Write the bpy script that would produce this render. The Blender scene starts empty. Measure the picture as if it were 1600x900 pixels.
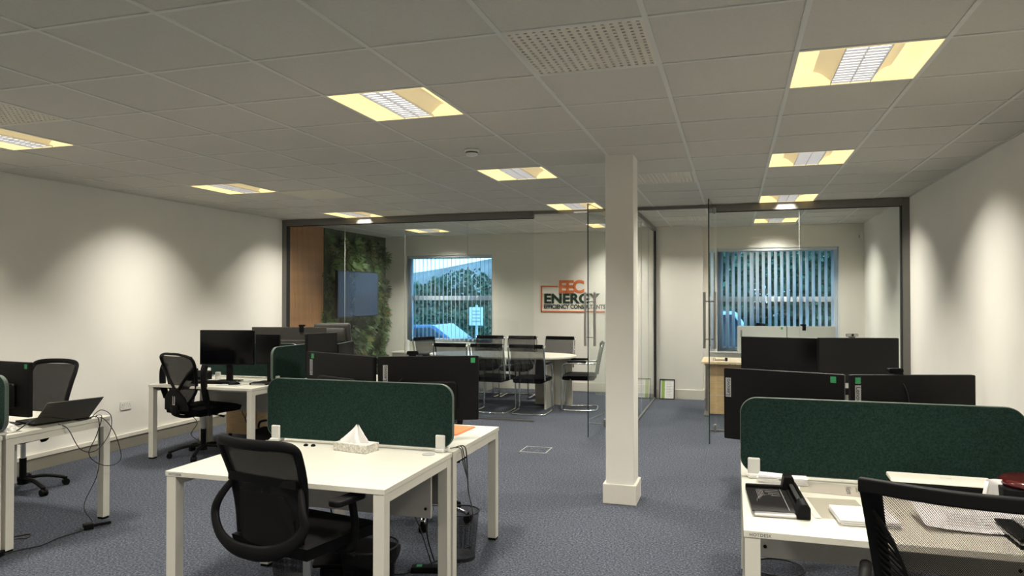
import bpy, math, random
from mathutils import Vector, Matrix
random.seed(7)
S = bpy.context.scene
COL = S.collection
PI = math.pi
# ------------------------------------------------------------------ camera, sky, exposure
cd = bpy.data.cameras.new('camera'); cam = bpy.data.objects.new('camera', cd); COL.objects.link(cam)
cd.sensor_width = 36; cd.lens = 1126.3 / 1600 * 36; cd.clip_start = .05; cd.clip_end = 300
cam.location = (0, 0, 1.585); cam.rotation_euler = (PI / 2 + .01268, 0, .2989)
S.camera = cam
S.view_settings.view_transform = 'Standard'; S.view_settings.look = 'None'
S.view_settings.gamma = 1; S.view_settings.use_curve_mapping = False
S.view_settings.exposure = 0.0
LAMP_W = 5.0; SPREAD = 1.55; TILT = math.radians(31); LAMP_COL = (1.0, .945, .84)
REFLECTOR_E = .95; LOUVRE_E = 1.35
CEIL = 2.678; GX = .2707; GY = 2.8337; T = .6
XL, XR, YG = -6.13, 1.84, 8.85
YBL, YBR = 11.98, 11.72

wd = bpy.data.worlds.new('sky'); S.world = wd; wd.use_nodes = True
nt = wd.node_tree; nt.nodes.clear()
o = nt.nodes.new('ShaderNodeOutputWorld'); b = nt.nodes.new('ShaderNodeBackground')
tc = nt.nodes.new('ShaderNodeTexCoord'); sx = nt.nodes.new('ShaderNodeSeparateXYZ'); cr = nt.nodes.new('ShaderNodeValToRGB')
cr.color_ramp.elements[0].position = 0.0; cr.color_ramp.elements[0].color = (.55, .82, .95, 1)
cr.color_ramp.elements[1].position = .7; cr.color_ramp.elements[1].color = (.22, .47, .78, 1)
nt.links.new(tc.outputs['Generated'], sx.inputs[0]); nt.links.new(sx.outputs[2], cr.inputs[0])
nt.links.new(cr.outputs[0], b.inputs[0]); b.inputs[1].default_value = 4.2
nt.links.new(b.outputs[0], o.inputs[0])

# ------------------------------------------------------------------ materials
def mat(name, col, rough=.6, metal=0, noise=0, nscale=30, bump=0, bscale=200, spec=.5, emit=0, ecol=None, coat=0, coord='Object', stretch=None, trans=0):
    m = bpy.data.materials.new(name); m.use_nodes = True
    n = m.node_tree; p = n.nodes['Principled BSDF']
    p.inputs['Base Color'].default_value = (*col, 1); p.inputs['Roughness'].default_value = rough
    p.inputs['Metallic'].default_value = metal; p.inputs['Specular IOR Level'].default_value = spec
    p.inputs['Coat Weight'].default_value = coat
    t = n.nodes.new('ShaderNodeTexCoord'); mp = n.nodes.new('ShaderNodeMapping')
    n.links.new(t.outputs[coord], mp.inputs[0])
    if stretch: mp.inputs['Scale'].default_value = stretch
    if noise:
        x = n.nodes.new('ShaderNodeTexNoise'); x.inputs['Scale'].default_value = nscale; x.inputs['Detail'].default_value = 4
        n.links.new(mp.outputs[0], x.inputs[0])
        r = n.nodes.new('ShaderNodeValToRGB')
        r.color_ramp.elements[0].position = .3; r.color_ramp.elements[1].position = .7
        r.color_ramp.elements[0].color = (*[c * (1 - noise) for c in col], 1)
        r.color_ramp.elements[1].color = (*[min(1, c * (1 + noise)) for c in col], 1)
        n.links.new(x.outputs[0], r.inputs[0]); n.links.new(r.outputs[0], p.inputs['Base Color'])
    if bump:
        x = n.nodes.new('ShaderNodeTexNoise'); x.inputs['Scale'].default_value = bscale
        n.links.new(mp.outputs[0], x.inputs[0])
        q = n.nodes.new('ShaderNodeBump'); q.inputs['Strength'].default_value = bump; q.inputs['Distance'].default_value = .002
        n.links.new(x.outputs[0], q.inputs['Height']); n.links.new(q.outputs[0], p.inputs['Normal'])
    if emit:
        p.inputs['Emission Color'].default_value = (*(ecol or col), 1); p.inputs['Emission Strength'].default_value = emit
    return m

M = dict(
    wall=mat('wall_paint', (.76, .74, .68), .85, noise=.015, nscale=3, bump=.15, bscale=300),
    ceiling=mat('ceiling_tile', (.54, .525, .475), .9, noise=.03, nscale=90, bump=.3, bscale=500),
    tbar=mat('ceiling_bar', (.60, .60, .56), .5, noise=.01),
    hole=mat('vent_void', (.03, .028, .025), .9, noise=.1),
    vent=mat('vent_plate', (.66, .63, .54), .6, noise=.02),
    skirt=mat('skirting_paint', (.68, .65, .57), .5, noise=.01),
    trunk=mat('grey_skirting', (.22, .205, .16), .6, noise=.02),
    desk=mat('white_laminate', (.66, .645, .555), .38, noise=.012, nscale=6),
    deskleg=mat('white_powder_coat', (.64, .62, .54), .42, noise=.01),
    modesty=mat('grey_panel', (.36, .35, .32), .55, noise=.02),
    felt=mat('green_felt', (.0125, .032, .0255), .95, noise=.45, nscale=130, bump=.6, bscale=400, spec=.2),
    trimgrey=mat('felt_edge', (.09, .12, .10), .5, noise=.02),
    black=mat('black_plastic', (.004, .004, .0042), .55, noise=.1, bump=.1, bscale=600, spec=.12),
    blackm=mat('monitor_plastic', (.0065, .006, .006), .5, noise=.08, spec=.2),
    screen=mat('screen_glass', (.002, .002, .003), .16, noise=.02, spec=.3),
    fabric=mat('black_fabric', (.004, .004, .0045), .95, noise=.3, nscale=300, bump=.5, bscale=500, spec=.2),
    leather=mat('grey_leather', (.03, .028, .024), .5, noise=.15, nscale=30, bump=.4, bscale=120),
    chrome=mat('chrome', (.75, .75, .74), .12, 1, noise=.02),
    steel=mat('brushed_steel', (.42, .41, .39), .32, 1, noise=.05, nscale=80),
    liftgrey=mat('gas_lift_steel', (.45, .46, .46), .35, .6, noise=.03),
    alu=mat('grey_aluminium', (.17, .165, .15), .36, .45, noise=.02),
    seal=mat('black_seal', (.01, .01, .01), .6, noise=.1),
    lidgrey=mat('laptop_lid', (.085, .078, .066), .4, .3, noise=.03),
    wood=mat('oak_laminate', (.52, .36, .19), .45, noise=.12, nscale=9, stretch=(1, 1, 9)),
    wood2=mat('maple_laminate', (.62, .47, .28), .45, noise=.07, nscale=9, stretch=(7, 1, 1)),
    slat=mat('slat_oak', (.42, .21, .09), .5, noise=.15, nscale=12, stretch=(6, 6, .8)),
    slatback=mat('slat_backing', (.05, .028, .015), .9, noise=.1),
    paper=mat('paper', (.80, .79, .78), .8, noise=.01),
    ink=mat('ink', (.10, .10, .11), .8, noise=.05),
    plastic=mat('white_plastic', (.72, .72, .68), .35, noise=.01),
    lav=mat('pale_paper', (.66, .63, .58), .7, noise=.02),
    orange=mat('orange_card', (.72, .20, .06), .6, noise=.04),
    logo_o=mat('logo_orange', (.62, .17, .055), .5, noise=.02),
    logo_g=mat('logo_dark_green', (.012, .032, .018), .5, noise=.02),
    green_t=mat('green_sticker', (.04, .33, .12), .5, noise=.03),
    tag=mat('grey_tag', (.42, .42, .41), .5, noise=.02),
    red=mat('dark_red_gloss', (.07, .008, .008), .12, noise=.2, coat=.6),
    frame_k=mat('black_frame', (.015, .013, .012), .4, noise=.05),
    cert_g=mat('certificate_green', (.28, .42, .10), .7, noise=.03),
    blind=mat('blind_fabric', (.70, .74, .76), .85, noise=.02),
    upvc=mat('upvc', (.55, .60, .63), .35, noise=.01),
    whitemon=mat('white_monitor_back', (.60, .60, .57), .5, noise=.01),
    leafA=mat('leaf_dark', (.025, .055, .015), .6, noise=.3, nscale=8),
    leafB=mat('leaf_mid', (.10, .19, .05), .55, noise=.3, nscale=8),
    leafC=mat('leaf_olive', (.15, .16, .045), .6, noise=.3, nscale=8),
    leafD=mat('leaf_rust', (.30, .10, .025), .6, noise=.3, nscale=8),
    hedge=mat('hedge_leaf', (.06, .12, .06), .7, noise=.3, nscale=4),
    hedge2=mat('hedge_leaf_pale', (.14, .21, .11), .7, noise=.3, nscale=4),
    bark=mat('bark', (.10, .07, .05), .9, noise=.3),
    asphalt=mat('asphalt', (.16, .17, .18), .9, noise=.15, nscale=5),
    hill=mat('hill_heather', (.34, .27, .23), .95, noise=.35, nscale=.25),
    carblue=mat('blue_car_paint', (.05, .13, .26), .2, noise=.02, coat=.8),
    carwhite=mat('white_car_paint', (.72, .76, .78), .2, noise=.02, coat=.8),
    carglass=mat('car_glass', (.03, .05, .07), .08, noise=.02),
    tyre=mat('tyre', (.015, .015, .015), .9, noise=.1),
    cable=mat('black_cable', (.01, .01, .01), .5, noise=.1),
    tubmesh=mat('wire_mesh', (.012, .012, .013), .45, noise=.1),
    slit=mat('dark_slit', (.02, .02, .02), .8, noise=.1),
    reflector=mat('lamp_reflector_glow', (.75, .62, .33), .5, noise=.01, emit=REFLECTOR_E, ecol=(1.0, .80, .40)),  # emission stands in for tube light bouncing off the reflector
    lampend=mat('lamp_baffle_glow', (.62, .56, .36), .5, noise=.01, emit=.35, ecol=(1.0, .80, .48)),  # weaker emission paints the inner wing as less brightly lit
    louvre=mat('lamp_diffuser', (.9, .9, .9), .5, noise=.01, emit=LOUVRE_E, ecol=(1.0, .97, .93)),
    blade=mat('lamp_blade', (.62, .62, .63), .4, .0, noise=.02),
)
# two-tone carpet
def carpet():
    m = bpy.data.materials.new('carpet'); m.use_nodes = True; n = m.node_tree; p = n.nodes['Principled BSDF']
    t = n.nodes.new('ShaderNodeTexCoord')
    a = n.nodes.new('ShaderNodeTexNoise'); a.inputs['Scale'].default_value = 75; a.inputs['Detail'].default_value = 6; a.inputs['Roughness'].default_value = .85
    c = n.nodes.new('ShaderNodeTexNoise'); c.inputs['Scale'].default_value = 1.2
    n.links.new(t.outputs['Object'], a.inputs[0]); n.links.new(t.outputs['Object'], c.inputs[0])
    r = n.nodes.new('ShaderNodeValToRGB'); e = r.color_ramp.elements
    e[0].position = .36; e[0].color = (.012, .014, .022, 1); e[1].position = .66; e[1].color = (.30, .315, .36, 1)
    k = e.new(.52); k.color = (.088, .098, .125, 1)
    n.links.new(a.outputs[0], r.inputs[0])
    mx = n.nodes.new('ShaderNodeMix'); mx.data_type = 'RGBA'; mx.blend_type = 'MULTIPLY'; mx.inputs[0].default_value = .25
    n.links.new(r.outputs[0], mx.inputs[6]); n.links.new(c.outputs[0], mx.inputs[7]); n.links.new(mx.outputs[2], p.inputs['Base Color'])
    p.inputs['Roughness'].default_value = 1; p.inputs['Specular IOR Level'].default_value = .1
    q = n.nodes.new('ShaderNodeBump'); q.inputs['Strength'].default_value = .5; q.inputs['Distance'].default_value = .004
    n.links.new(a.outputs[0], q.inputs['Height']); n.links.new(q.outputs[0], p.inputs['Normal'])
    return m
M['carpet'] = carpet()
def glassmat(name, tint, refl=1.0, ior=1.5, rough=0.0):
    m = bpy.data.materials.new(name); m.use_nodes = True; n = m.node_tree; n.nodes.clear()
    o = n.nodes.new('ShaderNodeOutputMaterial'); t = n.nodes.new('ShaderNodeBsdfTransparent'); g = n.nodes.new('ShaderNodeBsdfGlossy')
    f = n.nodes.new('ShaderNodeFresnel'); f.inputs[0].default_value = ior; x = n.nodes.new('ShaderNodeMixShader')
    t.inputs[0].default_value = (*tint, 1); g.inputs['Roughness'].default_value = rough; g.inputs[0].default_value = (refl, refl, refl, 1)
    ge = n.nodes.new('ShaderNodeNewGeometry'); iv = n.nodes.new('ShaderNodeMath'); iv.operation = 'SUBTRACT'; iv.inputs[0].default_value = 1
    n.links.new(ge.outputs['Backfacing'], iv.inputs[1]); mu = n.nodes.new('ShaderNodeMath'); mu.operation = 'MULTIPLY'; n.links.new(f.outputs[0], mu.inputs[0]); n.links.new(iv.outputs[0], mu.inputs[1])
    n.links.new(mu.outputs[0], x.inputs[0]); n.links.new(t.outputs[0], x.inputs[1]); n.links.new(g.outputs[0], x.inputs[2]); n.links.new(x.outputs[0], o.inputs[0])
    return m
def blindmat():
    m = mat('blind_slat_fabric', (.70, .74, .76), .85, noise=.02); n = m.node_tree; p = n.nodes['Principled BSDF']; o = n.nodes['Material Output']
    t = n.nodes.new('ShaderNodeBsdfTranslucent'); t.inputs[0].default_value = (.72, .76, .78, 1); x = n.nodes.new('ShaderNodeMixShader'); x.inputs[0].default_value = .8
    n.links.new(p.outputs[0], x.inputs[1]); n.links.new(t.outputs[0], x.inputs[2]); n.links.new(x.outputs[0], o.inputs[0]); return m
M['blind'] = blindmat()
M['glass'] = glassmat('partition_glass', (.955, .975, .965))
M['glassedge'] = mat('glass_edge', (.02, .035, .03), .15, noise=.02)
M['wallet'] = glassmat('clear_plastic', (.93, .92, .90), .35, 1.3, .25)
M['winglass'] = glassmat('window_glass', (.74, .90, .98))
M['bag'] = glassmat('clear_bag', (.9, .9, .88))
def meshmat(name, period, cover, axes='XZ', col=(.005, .005, .0055)):
    m = bpy.data.materials.new(name); m.use_nodes = True; n = m.node_tree; p = n.nodes['Principled BSDF']
    p.inputs['Base Color'].default_value = (*col, 1); p.inputs['Roughness'].default_value = .7
    p.inputs['Specular IOR Level'].default_value = .12
    t = n.nodes.new('ShaderNodeTexCoord'); s = n.nodes.new('ShaderNodeSeparateXYZ'); n.links.new(t.outputs['Object'], s.inputs[0])
    def mth(op, a, b=None):
        q = n.nodes.new('ShaderNodeMath'); q.operation = op
        for i, v in enumerate((a, b)):
            if v is None: continue
            if isinstance(v, (int, float)): q.inputs[i].default_value = v
            else: n.links.new(v, q.inputs[i])
        return q.outputs[0]
    if axes == 'CYL':
        u = mth('MULTIPLY', mth('ARCTAN2', s.outputs[1], s.outputs[0]), .13); v = s.outputs[2]
    elif axes == 'XZ':
        u = mth('ADD', s.outputs[0], s.outputs[1]); v = s.outputs[2]
    else:
        u = s.outputs[1]; v = s.outputs[2]
    k = 2 * PI / period / 1.414
    a = mth('SINE', mth('MULTIPLY', mth('ADD', u, v), k)); b_ = mth('SINE', mth('MULTIPLY', mth('SUBTRACT', u, v), k))
    h = mth('GREATER_THAN', mth('MULTIPLY', a, b_), cover)
    h2 = mth('GREATER_THAN', mth('ABSOLUTE', mth('MULTIPLY', a, b_)), cover)
    tr = n.nodes.new('ShaderNodeBsdfTransparent'); x = n.nodes.new('ShaderNodeMixShader'); o = n.nodes['Material Output']
    n.links.new(h2, x.inputs[0]); n.links.new(p.outputs[0], x.inputs[1]); n.links.new(tr.outputs[0], x.inputs[2]); n.links.new(x.outputs[0], o.inputs[0])
    return m
M['chairmesh'] = meshmat('black_chair_mesh', .0075, .42)
M['chairmesh_dense'] = meshmat('dense_chair_mesh', .007, .90)
M['chairmesh_mid'] = meshmat('meeting_chair_mesh', .007, .66)
M['chairmesh_tight'] = meshmat('tight_chair_mesh', .007, .965)
M['binmesh'] = meshmat('bin_wire_mesh', .009, .30, 'CYL')

# ------------------------------------------------------------------ mesh helpers
class MB:
    def __init__(s): s.v = []; s.f = []; s.m = []; s.mi = 0
    def add(s, vs, fs):
        n = len(s.v); s.v += [tuple(v) for v in vs]; s.f += [tuple(i + n for i in f) for f in fs]; s.m += [s.mi] * len(fs); return s
    def box(s, x0, x1, y0, y1, z0, z1, mtx=None):
        vs = [Vector((x, y, z)) for z in (z0, z1) for y in (y0, y1) for x in (x0, x1)]
        if mtx: vs = [mtx @ v for v in vs]
        return s.add(vs, [(0, 2, 3, 1), (4, 5, 7, 6), (0, 1, 5, 4), (2, 6, 7, 3), (0, 4, 6, 2), (1, 3, 7, 5)])
    def cyl(s, p0, p1, r0, r1=None, n=16):
        r1 = r0 if r1 is None else r1; p0 = Vector(p0); p1 = Vector(p1); d = (p1 - p0).normalized()
        a = d.orthogonal().normalized(); b = d.cross(a)
        vs = [p + (a * math.cos(t) + b * math.sin(t)) * r for p, r in ((p0, r0), (p1, r1)) for t in [2 * PI * i / n for i in range(n)]]
        fs = [(i, (i + 1) % n, n + (i + 1) % n, n + i) for i in range(n)] + [tuple(range(n))[::-1], tuple(range(n, 2 * n))]
        return s.add(vs, fs)
    def sweep(s, pts, a, b=None, up=(0, 0, 1), n=8, closed=False, square=False):
        """section half-sizes a (sideways) and b (along up); a, b may be lists"""
        pts = [Vector(p) for p in pts]; N = len(pts); up = Vector(up); b = a if b is None else b; base = len(s.v); vs = []
        if square: sec = [(-1, -1), (1, -1), (1, 1), (-1, 1)]
        else: sec = [(math.cos(2 * PI * i / n), math.sin(2 * PI * i / n)) for i in range(n)]
        n = len(sec); prev = None
        for i, p in enumerate(pts):
            if closed: d = pts[(i + 1) % N] - pts[i - 1]
            else: d = pts[min(i + 1, N - 1)] - pts[max(i - 1, 0)]
            d.normalize(); sd = d.cross(up)
            if sd.length < .05: sd = prev if prev else d.orthogonal()
            sd.normalize()
            if prev and sd.dot(prev) < 0 and abs(up.dot(d)) > .5: sd = -sd
            prev = sd.copy(); u2 = sd.cross(d).normalized()
            ai = a[i] if isinstance(a, (list, tuple)) else a; bi = b[i] if isinstance(b, (list, tuple)) else b
            vs += [p + sd * (c * ai) + u2 * (e * bi) for c, e in sec]
        fs = []
        for i in range(N if closed else N - 1):
            j = (i + 1) % N
            fs += [(i * n + k, i * n + (k + 1) % n, j * n + (k + 1) % n, j * n + k) for k in range(n)]
        if not closed: fs += [tuple(range(n))[::-1], tuple((N - 1) * n + k for k in range(n))]
        return s.add(vs, fs)
    def prism(s, poly, h0, h1, f):
        """poly of (u, v); f(u, v, h) -> point"""
        n = len(poly); vs = [f(u, v, h0) for u, v in poly] + [f(u, v, h1) for u, v in poly]
        return s.add(vs, [tuple(range(n))[::-1], tuple(range(n, 2 * n))] + [(i, (i + 1) % n, n + (i + 1) % n, n + i) for i in range(n)])
    def lathe(s, prof, n=24, c=(0, 0, 0), cap=True):
        vs = [(c[0] + r * math.cos(2 * PI * k / n), c[1] + r * math.sin(2 * PI * k / n), c[2] + z) for r, z in prof for k in range(n)]
        m = len(prof); fs = [(i * n + k, i * n + (k + 1) % n, (i + 1) * n + (k + 1) % n, (i + 1) * n + k) for i in range(m - 1) for k in range(n)]
        if cap: fs += [tuple(range(n))[::-1], tuple((m - 1) * n + k for k in range(n))]
        return s.add(vs, fs)
    def grid(s, fn, nu, nv):
        vs = [fn(i / nu, j / nv) for j in range(nv + 1) for i in range(nu + 1)]
        return s.add(vs, [(j * (nu + 1) + i, j * (nu + 1) + i + 1, (j + 1) * (nu + 1) + i + 1, (j + 1) * (nu + 1) + i) for j in range(nv) for i in range(nu)])
    def obj(s, name, m, parent=None, bevel=0, smooth=False, thick=0, subd=0, seg=2):
        me = bpy.data.meshes.new(name); me.from_pydata(s.v, [], s.f)
        for k in (m if isinstance(m, (list, tuple)) else [m]): me.materials.append(M[k] if isinstance(k, str) else k)
        me.polygons.foreach_set('material_index', s.m)
        if smooth: me.polygons.foreach_set('use_smooth', [True] * len(me.polygons))
        me.update(); ob = bpy.data.objects.new(name, me); COL.objects.link(ob)
        if parent: ob.parent = parent
        if thick: q = ob.modifiers.new('thick', 'SOLIDIFY'); q.thickness = thick; q.offset = 0
        if bevel: q = ob.modifiers.new('bevel', 'BEVEL'); q.width = bevel; q.segments = seg; q.limit_method = 'ANGLE'
        if subd: q = ob.modifiers.new('sub', 'SUBSURF'); q.levels = subd; q.render_levels = subd
        return ob
def box(name, m, x0, x1, y0, y1, z0, z1, parent=None, bevel=0): return MB().box(x0, x1, y0, y1, z0, z1).obj(name, m, parent, bevel)
def spline(pts, n=8, closed=False):
    P = [Vector(p) for p in pts]; N = len(P); out = []
    for i in range(N if closed else N - 1):
        g = (lambda k: P[k % N]) if closed else (lambda k: P[max(0, min(N - 1, k))])
        a, b, c, d = g(i - 1), g(i), g(i + 1), g(i + 2)
        for k in range(n):
            t = k / n
            out.append(.5 * ((2 * b) + (c - a) * t + (2 * a - 5 * b + 4 * c - d) * t * t + (3 * b - a - 3 * c + d) * t ** 3))
    if not closed: out.append(P[-1])
    return out
def rrect(w, h, r, n=6, r2=None):
    """rounded rectangle, centred; r bottom corners, r2 top corners"""
    r2 = r if r2 is None else r2; out = []
    for cx, cy, a0, rr in ((w / 2 - r, -h / 2 + r, -PI / 2, r), (w / 2 - r2, h / 2 - r2, 0, r2), (-w / 2 + r2, h / 2 - r2, PI / 2, r2), (-w / 2 + r, -h / 2 + r, PI, r)):
        out += [(cx + rr * math.cos(a0 + PI / 2 * k / n), cy + rr * math.sin(a0 + PI / 2 * k / n)) for k in range(n + 1)]
    return out
def tag(o, label=None, cat=None, group=None, kind=None):
    if label: o['label'] = label
    if cat: o['category'] = cat
    if group: o['group'] = group
    if kind: o['kind'] = kind
    return o
def thing(name, label, cat, loc=(0, 0, 0), rz=0, group=None):
    o = bpy.data.objects.new(name, None); COL.objects.link(o); o.location = loc; o.rotation_euler = (0, 0, rz)
    return tag(o, label, cat, group)
def struct(o): o['kind'] = 'structure'; return o
KIDS = {}
def dup(root, loc, rz, label, group=None):
    if not KIDS:
        pass
    kids = {}
    for ob in COL.objects: kids.setdefault(ob.parent, []).append(ob)
    def cp(ob, par):
        c = ob.copy(); COL.objects.link(c)
        if par is not None: c.parent = par
        for ch in kids.get(ob, []): cp(ch, c)
        return c
    r = cp(root, None); r.location = loc; r.rotation_euler = (0, 0, rz); r['label'] = label
    if group: r['group'] = group
    return r
def text(name, s, size, m, parent, loc, rot, ext=.0005, off=0, align='LEFT', sx=1, sp=1):
    c = bpy.data.curves.new(name, 'FONT'); c.body = s; c.size = size; c.extrude = ext; c.offset = off; c.align_x = align
    c.space_character = sp; c.materials.append(M[m]); o = bpy.data.objects.new(name, c); COL.objects.link(o)
    o.location = loc; o.rotation_euler = rot; o.scale = (sx, 1, 1)
    dg = bpy.context.evaluated_depsgraph_get(); dg.update()
    me = bpy.data.meshes.new_from_object(o.evaluated_get(dg)); me.name = name
    o2 = bpy.data.objects.new(name, me); o2.location = loc; o2.rotation_euler = rot; o2.scale = (sx, 1, 1)
    bpy.data.objects.remove(o); COL.objects.link(o2); o = o2
    if parent: o.parent = parent
    return o

# ------------------------------------------------------------------ room shell
YR = -2.6
struct(box('floor', 'carpet', XL - .1, XR + .1, YR - .1, 12.2, -.1, 0))
LAMPS = [(i, j) for i in (-9, -4, 0) for j in (-7, -3, 1, 5, 9, 13)]
VENTS = [(-2, 0), (-8, 0), (-8, 6), (-2, 6), (-2, 12), (-8, 9)]
c = MB()
for i in range(-11, 3):
    for j in range(-10, 16):
        x0, x1 = max(GX + T * i, XL), min(GX + T * (i + 1), XR); y0, y1 = max(GY + T * j, YR), min(GY + T * (j + 1), YBL)
        if x1 <= x0 or y1 <= y0: continue
        if (i, j) in LAMPS or (i, j) in VENTS: continue
        c.box(x0, x1, y0, y1, CEIL + .005, CEIL + .02)
ceil = struct(c.obj('ceiling', 'ceiling'))
c = MB()
for i in range(-10, 3): c.box(GX + T * i - .011, GX + T * i + .011, YR, YBL, CEIL, CEIL + .03)
for j in range(-9, 16):
    y = GY + T * j
    if YR < y < YBL: c.box(XL, XR, y - .009, y + .009, CEIL + .0005, CEIL + .03)
c.box(XL, XL + .02, YR, YBL, CEIL, CEIL + .03); c.box(XR - .02, XR, YR, YBL, CEIL, CEIL + .03)
c.box(XL, XR, YR, YR + .02, CEIL + .001, CEIL + .03)
c.obj('ceiling_grid', 'tbar', ceil)
MB().box(XL - .1, XR + .1, YR - .1, 12.2, CEIL + .25, CEIL + .3).obj('roof_slab', 'wall', ceil)
struct(box('wall_left', 'wall', XL - .1, XL, YR - .1, 12.2, 0, CEIL + .25))
struct(box('wall_right', 'wall', XR, XR + .1, YR - .1, 12.2, 0, CEIL + .25))
struct(box('wall_rear', 'wall', XL - .1, XR + .1, YR - .1, YR, 0, CEIL + .25))
# back wall: left room plane YBL, right room plane YBR, projecting pier between
WL = (-5.70, -4.05, .78, 2.34); WR = (-.26, 1.50, .74, 2.35)
XP = -1.19
c = MB()
def wall_hole(c, x0, x1, yA, yB, hole):
    a, b_, z0, z1 = hole
    c.box(x0, a, yA, yB, 0, CEIL + .25); c.box(b_, x1, yA, yB, 0, CEIL + .25)
    c.box(a, b_, yA, yB, 0, z0); c.box(a, b_, yA, yB, z1, CEIL + .25)
wall_hole(c, XL - .1, XP, YBL, YBL + .22, WL)
wall_hole(c, XP, XR + .1, YBR, YBL + .22, WR)
c.box(XP - .02, -.46, 11.50, YBR, 0, CEIL + .25)
struct(c.obj('wall_back', 'wall'))
# skirtings
c = MB()
for y0, y1 in ((YR, 12),): c.box(XL, XL + .022, y0, YG - .03, 0, .115)
c.box(XL, XL + .022, YG + .03, 11.9, 0, .115)
struct(c.obj('baseboard_left', 'trunk'))
c = MB(); c.box(XL, XL + .03, YR, YG - .04, .115, .15); c.box(XL, XL + .03, YG + .03, 11.9, .115, .15)
struct(c.obj('trim_1', 'skirt'))
c = MB()
c.box(XL, XP, YBL - .018, YBL, 0, .15); c.box(XP, -.44, 11.482, 11.50, 0, .15); c.box(-.46, -.442, 11.5, YBR, 0, .15)
c.box(-.46, XR, YBR - .018, YBR, 0, .15)
struct(c.obj('baseboard_back', 'skirt', bevel=.004))
c = MB(); c.box(XR - .018, XR, YR, YG - .03, 0, .15); c.box(XR - .018, XR, YG + .03, YBR, 0, .15)
struct(c.obj('baseboard_right', 'skirt', bevel=.004))
# dado power trunking low on the right wall
# pillar
c = MB(); c.box(-.952, -.735, 5.545, 5.80, 0, CEIL + .01)
pil = struct(c.obj('pillar', 'wall', bevel=.006))
MB().box(-.972, -.715, 5.525, 5.82, 0, .15).obj('baseboard', 'skirt', pil, bevel=.004)

# windows with frames
def window(idx, hole, yw, ledge):
    a, b_, z0, z1 = hole; y = yw + .12
    w = thing('window_%d' % idx, None, None); w['kind'] = 'structure'
    c = MB(); f = .06
    c.box(a, a + f, y, y + .06, z0, z1); c.box(b_ - f, b_, y, y + .06, z0, z1)
    c.box(a + f, b_ - f, y, y + .06, z0, z0 + f); c.box(a + f, b_ - f, y, y + .06, z1 - f, z1)
    zt = z0 + (z1 - z0) * .48
    c.box(a + f, b_ - f, y, y + .06, zt, zt + .08)
    if idx == 2: c.box(a + .5, a + .56, y + .01, y + .05, z0 + f, z1 - f)
    c.obj('window_frame', 'upvc', w, bevel=.006)
    MB().box(a + f, b_ - f, y + .025, y + .031, z0 + f, z1 - f).obj('pane', 'winglass', w)
    c = MB(); c.box(a - .03, b_ + .03, yw - ledge, yw + .12, z0 - .025, z0)
    c.obj('window_sill', 'plastic', w, bevel=.006)
    c = MB()
    for x0, x1, q0, q1 in ((a - .006, a + .006, z0, z1), (b_ - .006, b_ + .006, z0, z1), (a, b_, z1 - .006, z1 + .006)): c.box(x0, x1, yw - .002, yw + .12, q0, q1)
    c.obj('window_reveal', 'plastic', w)
    return w
window(1, WL, YBL, .03); window(2, WR, YBR, .03)
def blind(hole, yw, pitch, ang, label, drop):
    a, b_, z0, z1 = hole
    t = thing('vertical_blind', label, 'blind', (0, 0, 0), 0)
    box('head_rail', 'upvc', a + .02, b_ - .02, yw + .02, yw + .07, z1 - .05, z1 - .01, t, .004)
    x = a + .07; k = 0
    base = None
    while x < b_ - .05:
        if base is None:
            c = MB(); c.grid(lambda u, v: ((u - .5) * .085, .006 * math.sin(u * PI), z0 + .03 + v * (z1 - z0 - .09)), 4, 1)
            base = c.obj('slat', 'blind', t, thick=.0012, smooth=True); sl = base
        else: sl = base.copy(); COL.objects.link(sl); sl.parent = t
        sl.location = (x, yw + .045, 0); sl.rotation_euler = (0, 0, ang + random.uniform(-.05, .05)); x += pitch; k += 1
    # bunch of slats stacked at the left
    for q in range(4):
        sl = base.copy(); COL.objects.link(sl); sl.parent = t; sl.location = (a + .03 + q * .012, yw + .045, 0); sl.rotation_euler = (0, 0, PI / 2 - .1)
    c = MB(); c.cyl((b_ - .04, yw + .01, z0 + .1), (b_ - .04, yw + .01, z1 - .05), .002, n=6); c.obj('cord', 'plastic', t)
    return t
blind(WL, YBL, .079, PI / 2 + .33, 'pale vertical slat blind turned open at the meeting room window', 0)
blind(WR, YBR, .089, PI / 2 - .62, 'pale vertical slat blind half closed at the private office window', 0)

# glazed partition ------------------------------------------------
g = thing('wall_glazed', None, None); g['kind'] = 'structure'
XD1a, XD1b, XD2a, XD2b = -2.437, -1.53, -1.13, -.20
c = MB()
c.box(XL, XL + .07, YG - .04, YG + .04, 0, CEIL)
c.box(XR - .075, XR, YG - .04, YG + .04, 0, CEIL)
c.box(XL + .07, XD1a, YG - .04, YG + .04, CEIL - .085, CEIL); c.box(XD2b, XR - .075, YG - .04, YG + .04, CEIL - .085, CEIL)
c.box(XD1a, XD2b, YG - .03, YG + .03, CEIL - .04, CEIL)
c.box(XP - .03, XP + .03, YG + .03, 11.44, CEIL - .06, CEIL); 
c.obj('frame', 'alu', g, bevel=.003)
c = MB(); c.box(XP - .02, XP + .02, 11.44, 11.50, 0, CEIL - .001)
c.box(XL + .07, XL + .082, YG - .035, YG + .035, .02, CEIL - .085); c.box(XR - .087, XR - .075, YG - .035, YG + .035, .02, CEIL - .085)
c.box(XL + .082, XD1a, YG - .02, YG + .02, CEIL - .093, CEIL - .085); c.box(XD2b, XR - .087, YG - .02, YG + .02, CEIL - .093, CEIL - .085)
c.obj('seal', 'seal', g)
c = MB(); c.box(XL + .07, XD1a, YG - .018, YG + .018, 0, .022); c.box(XD2b, XR - .075, YG - .018, YG + .018, 0, .022)
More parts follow.
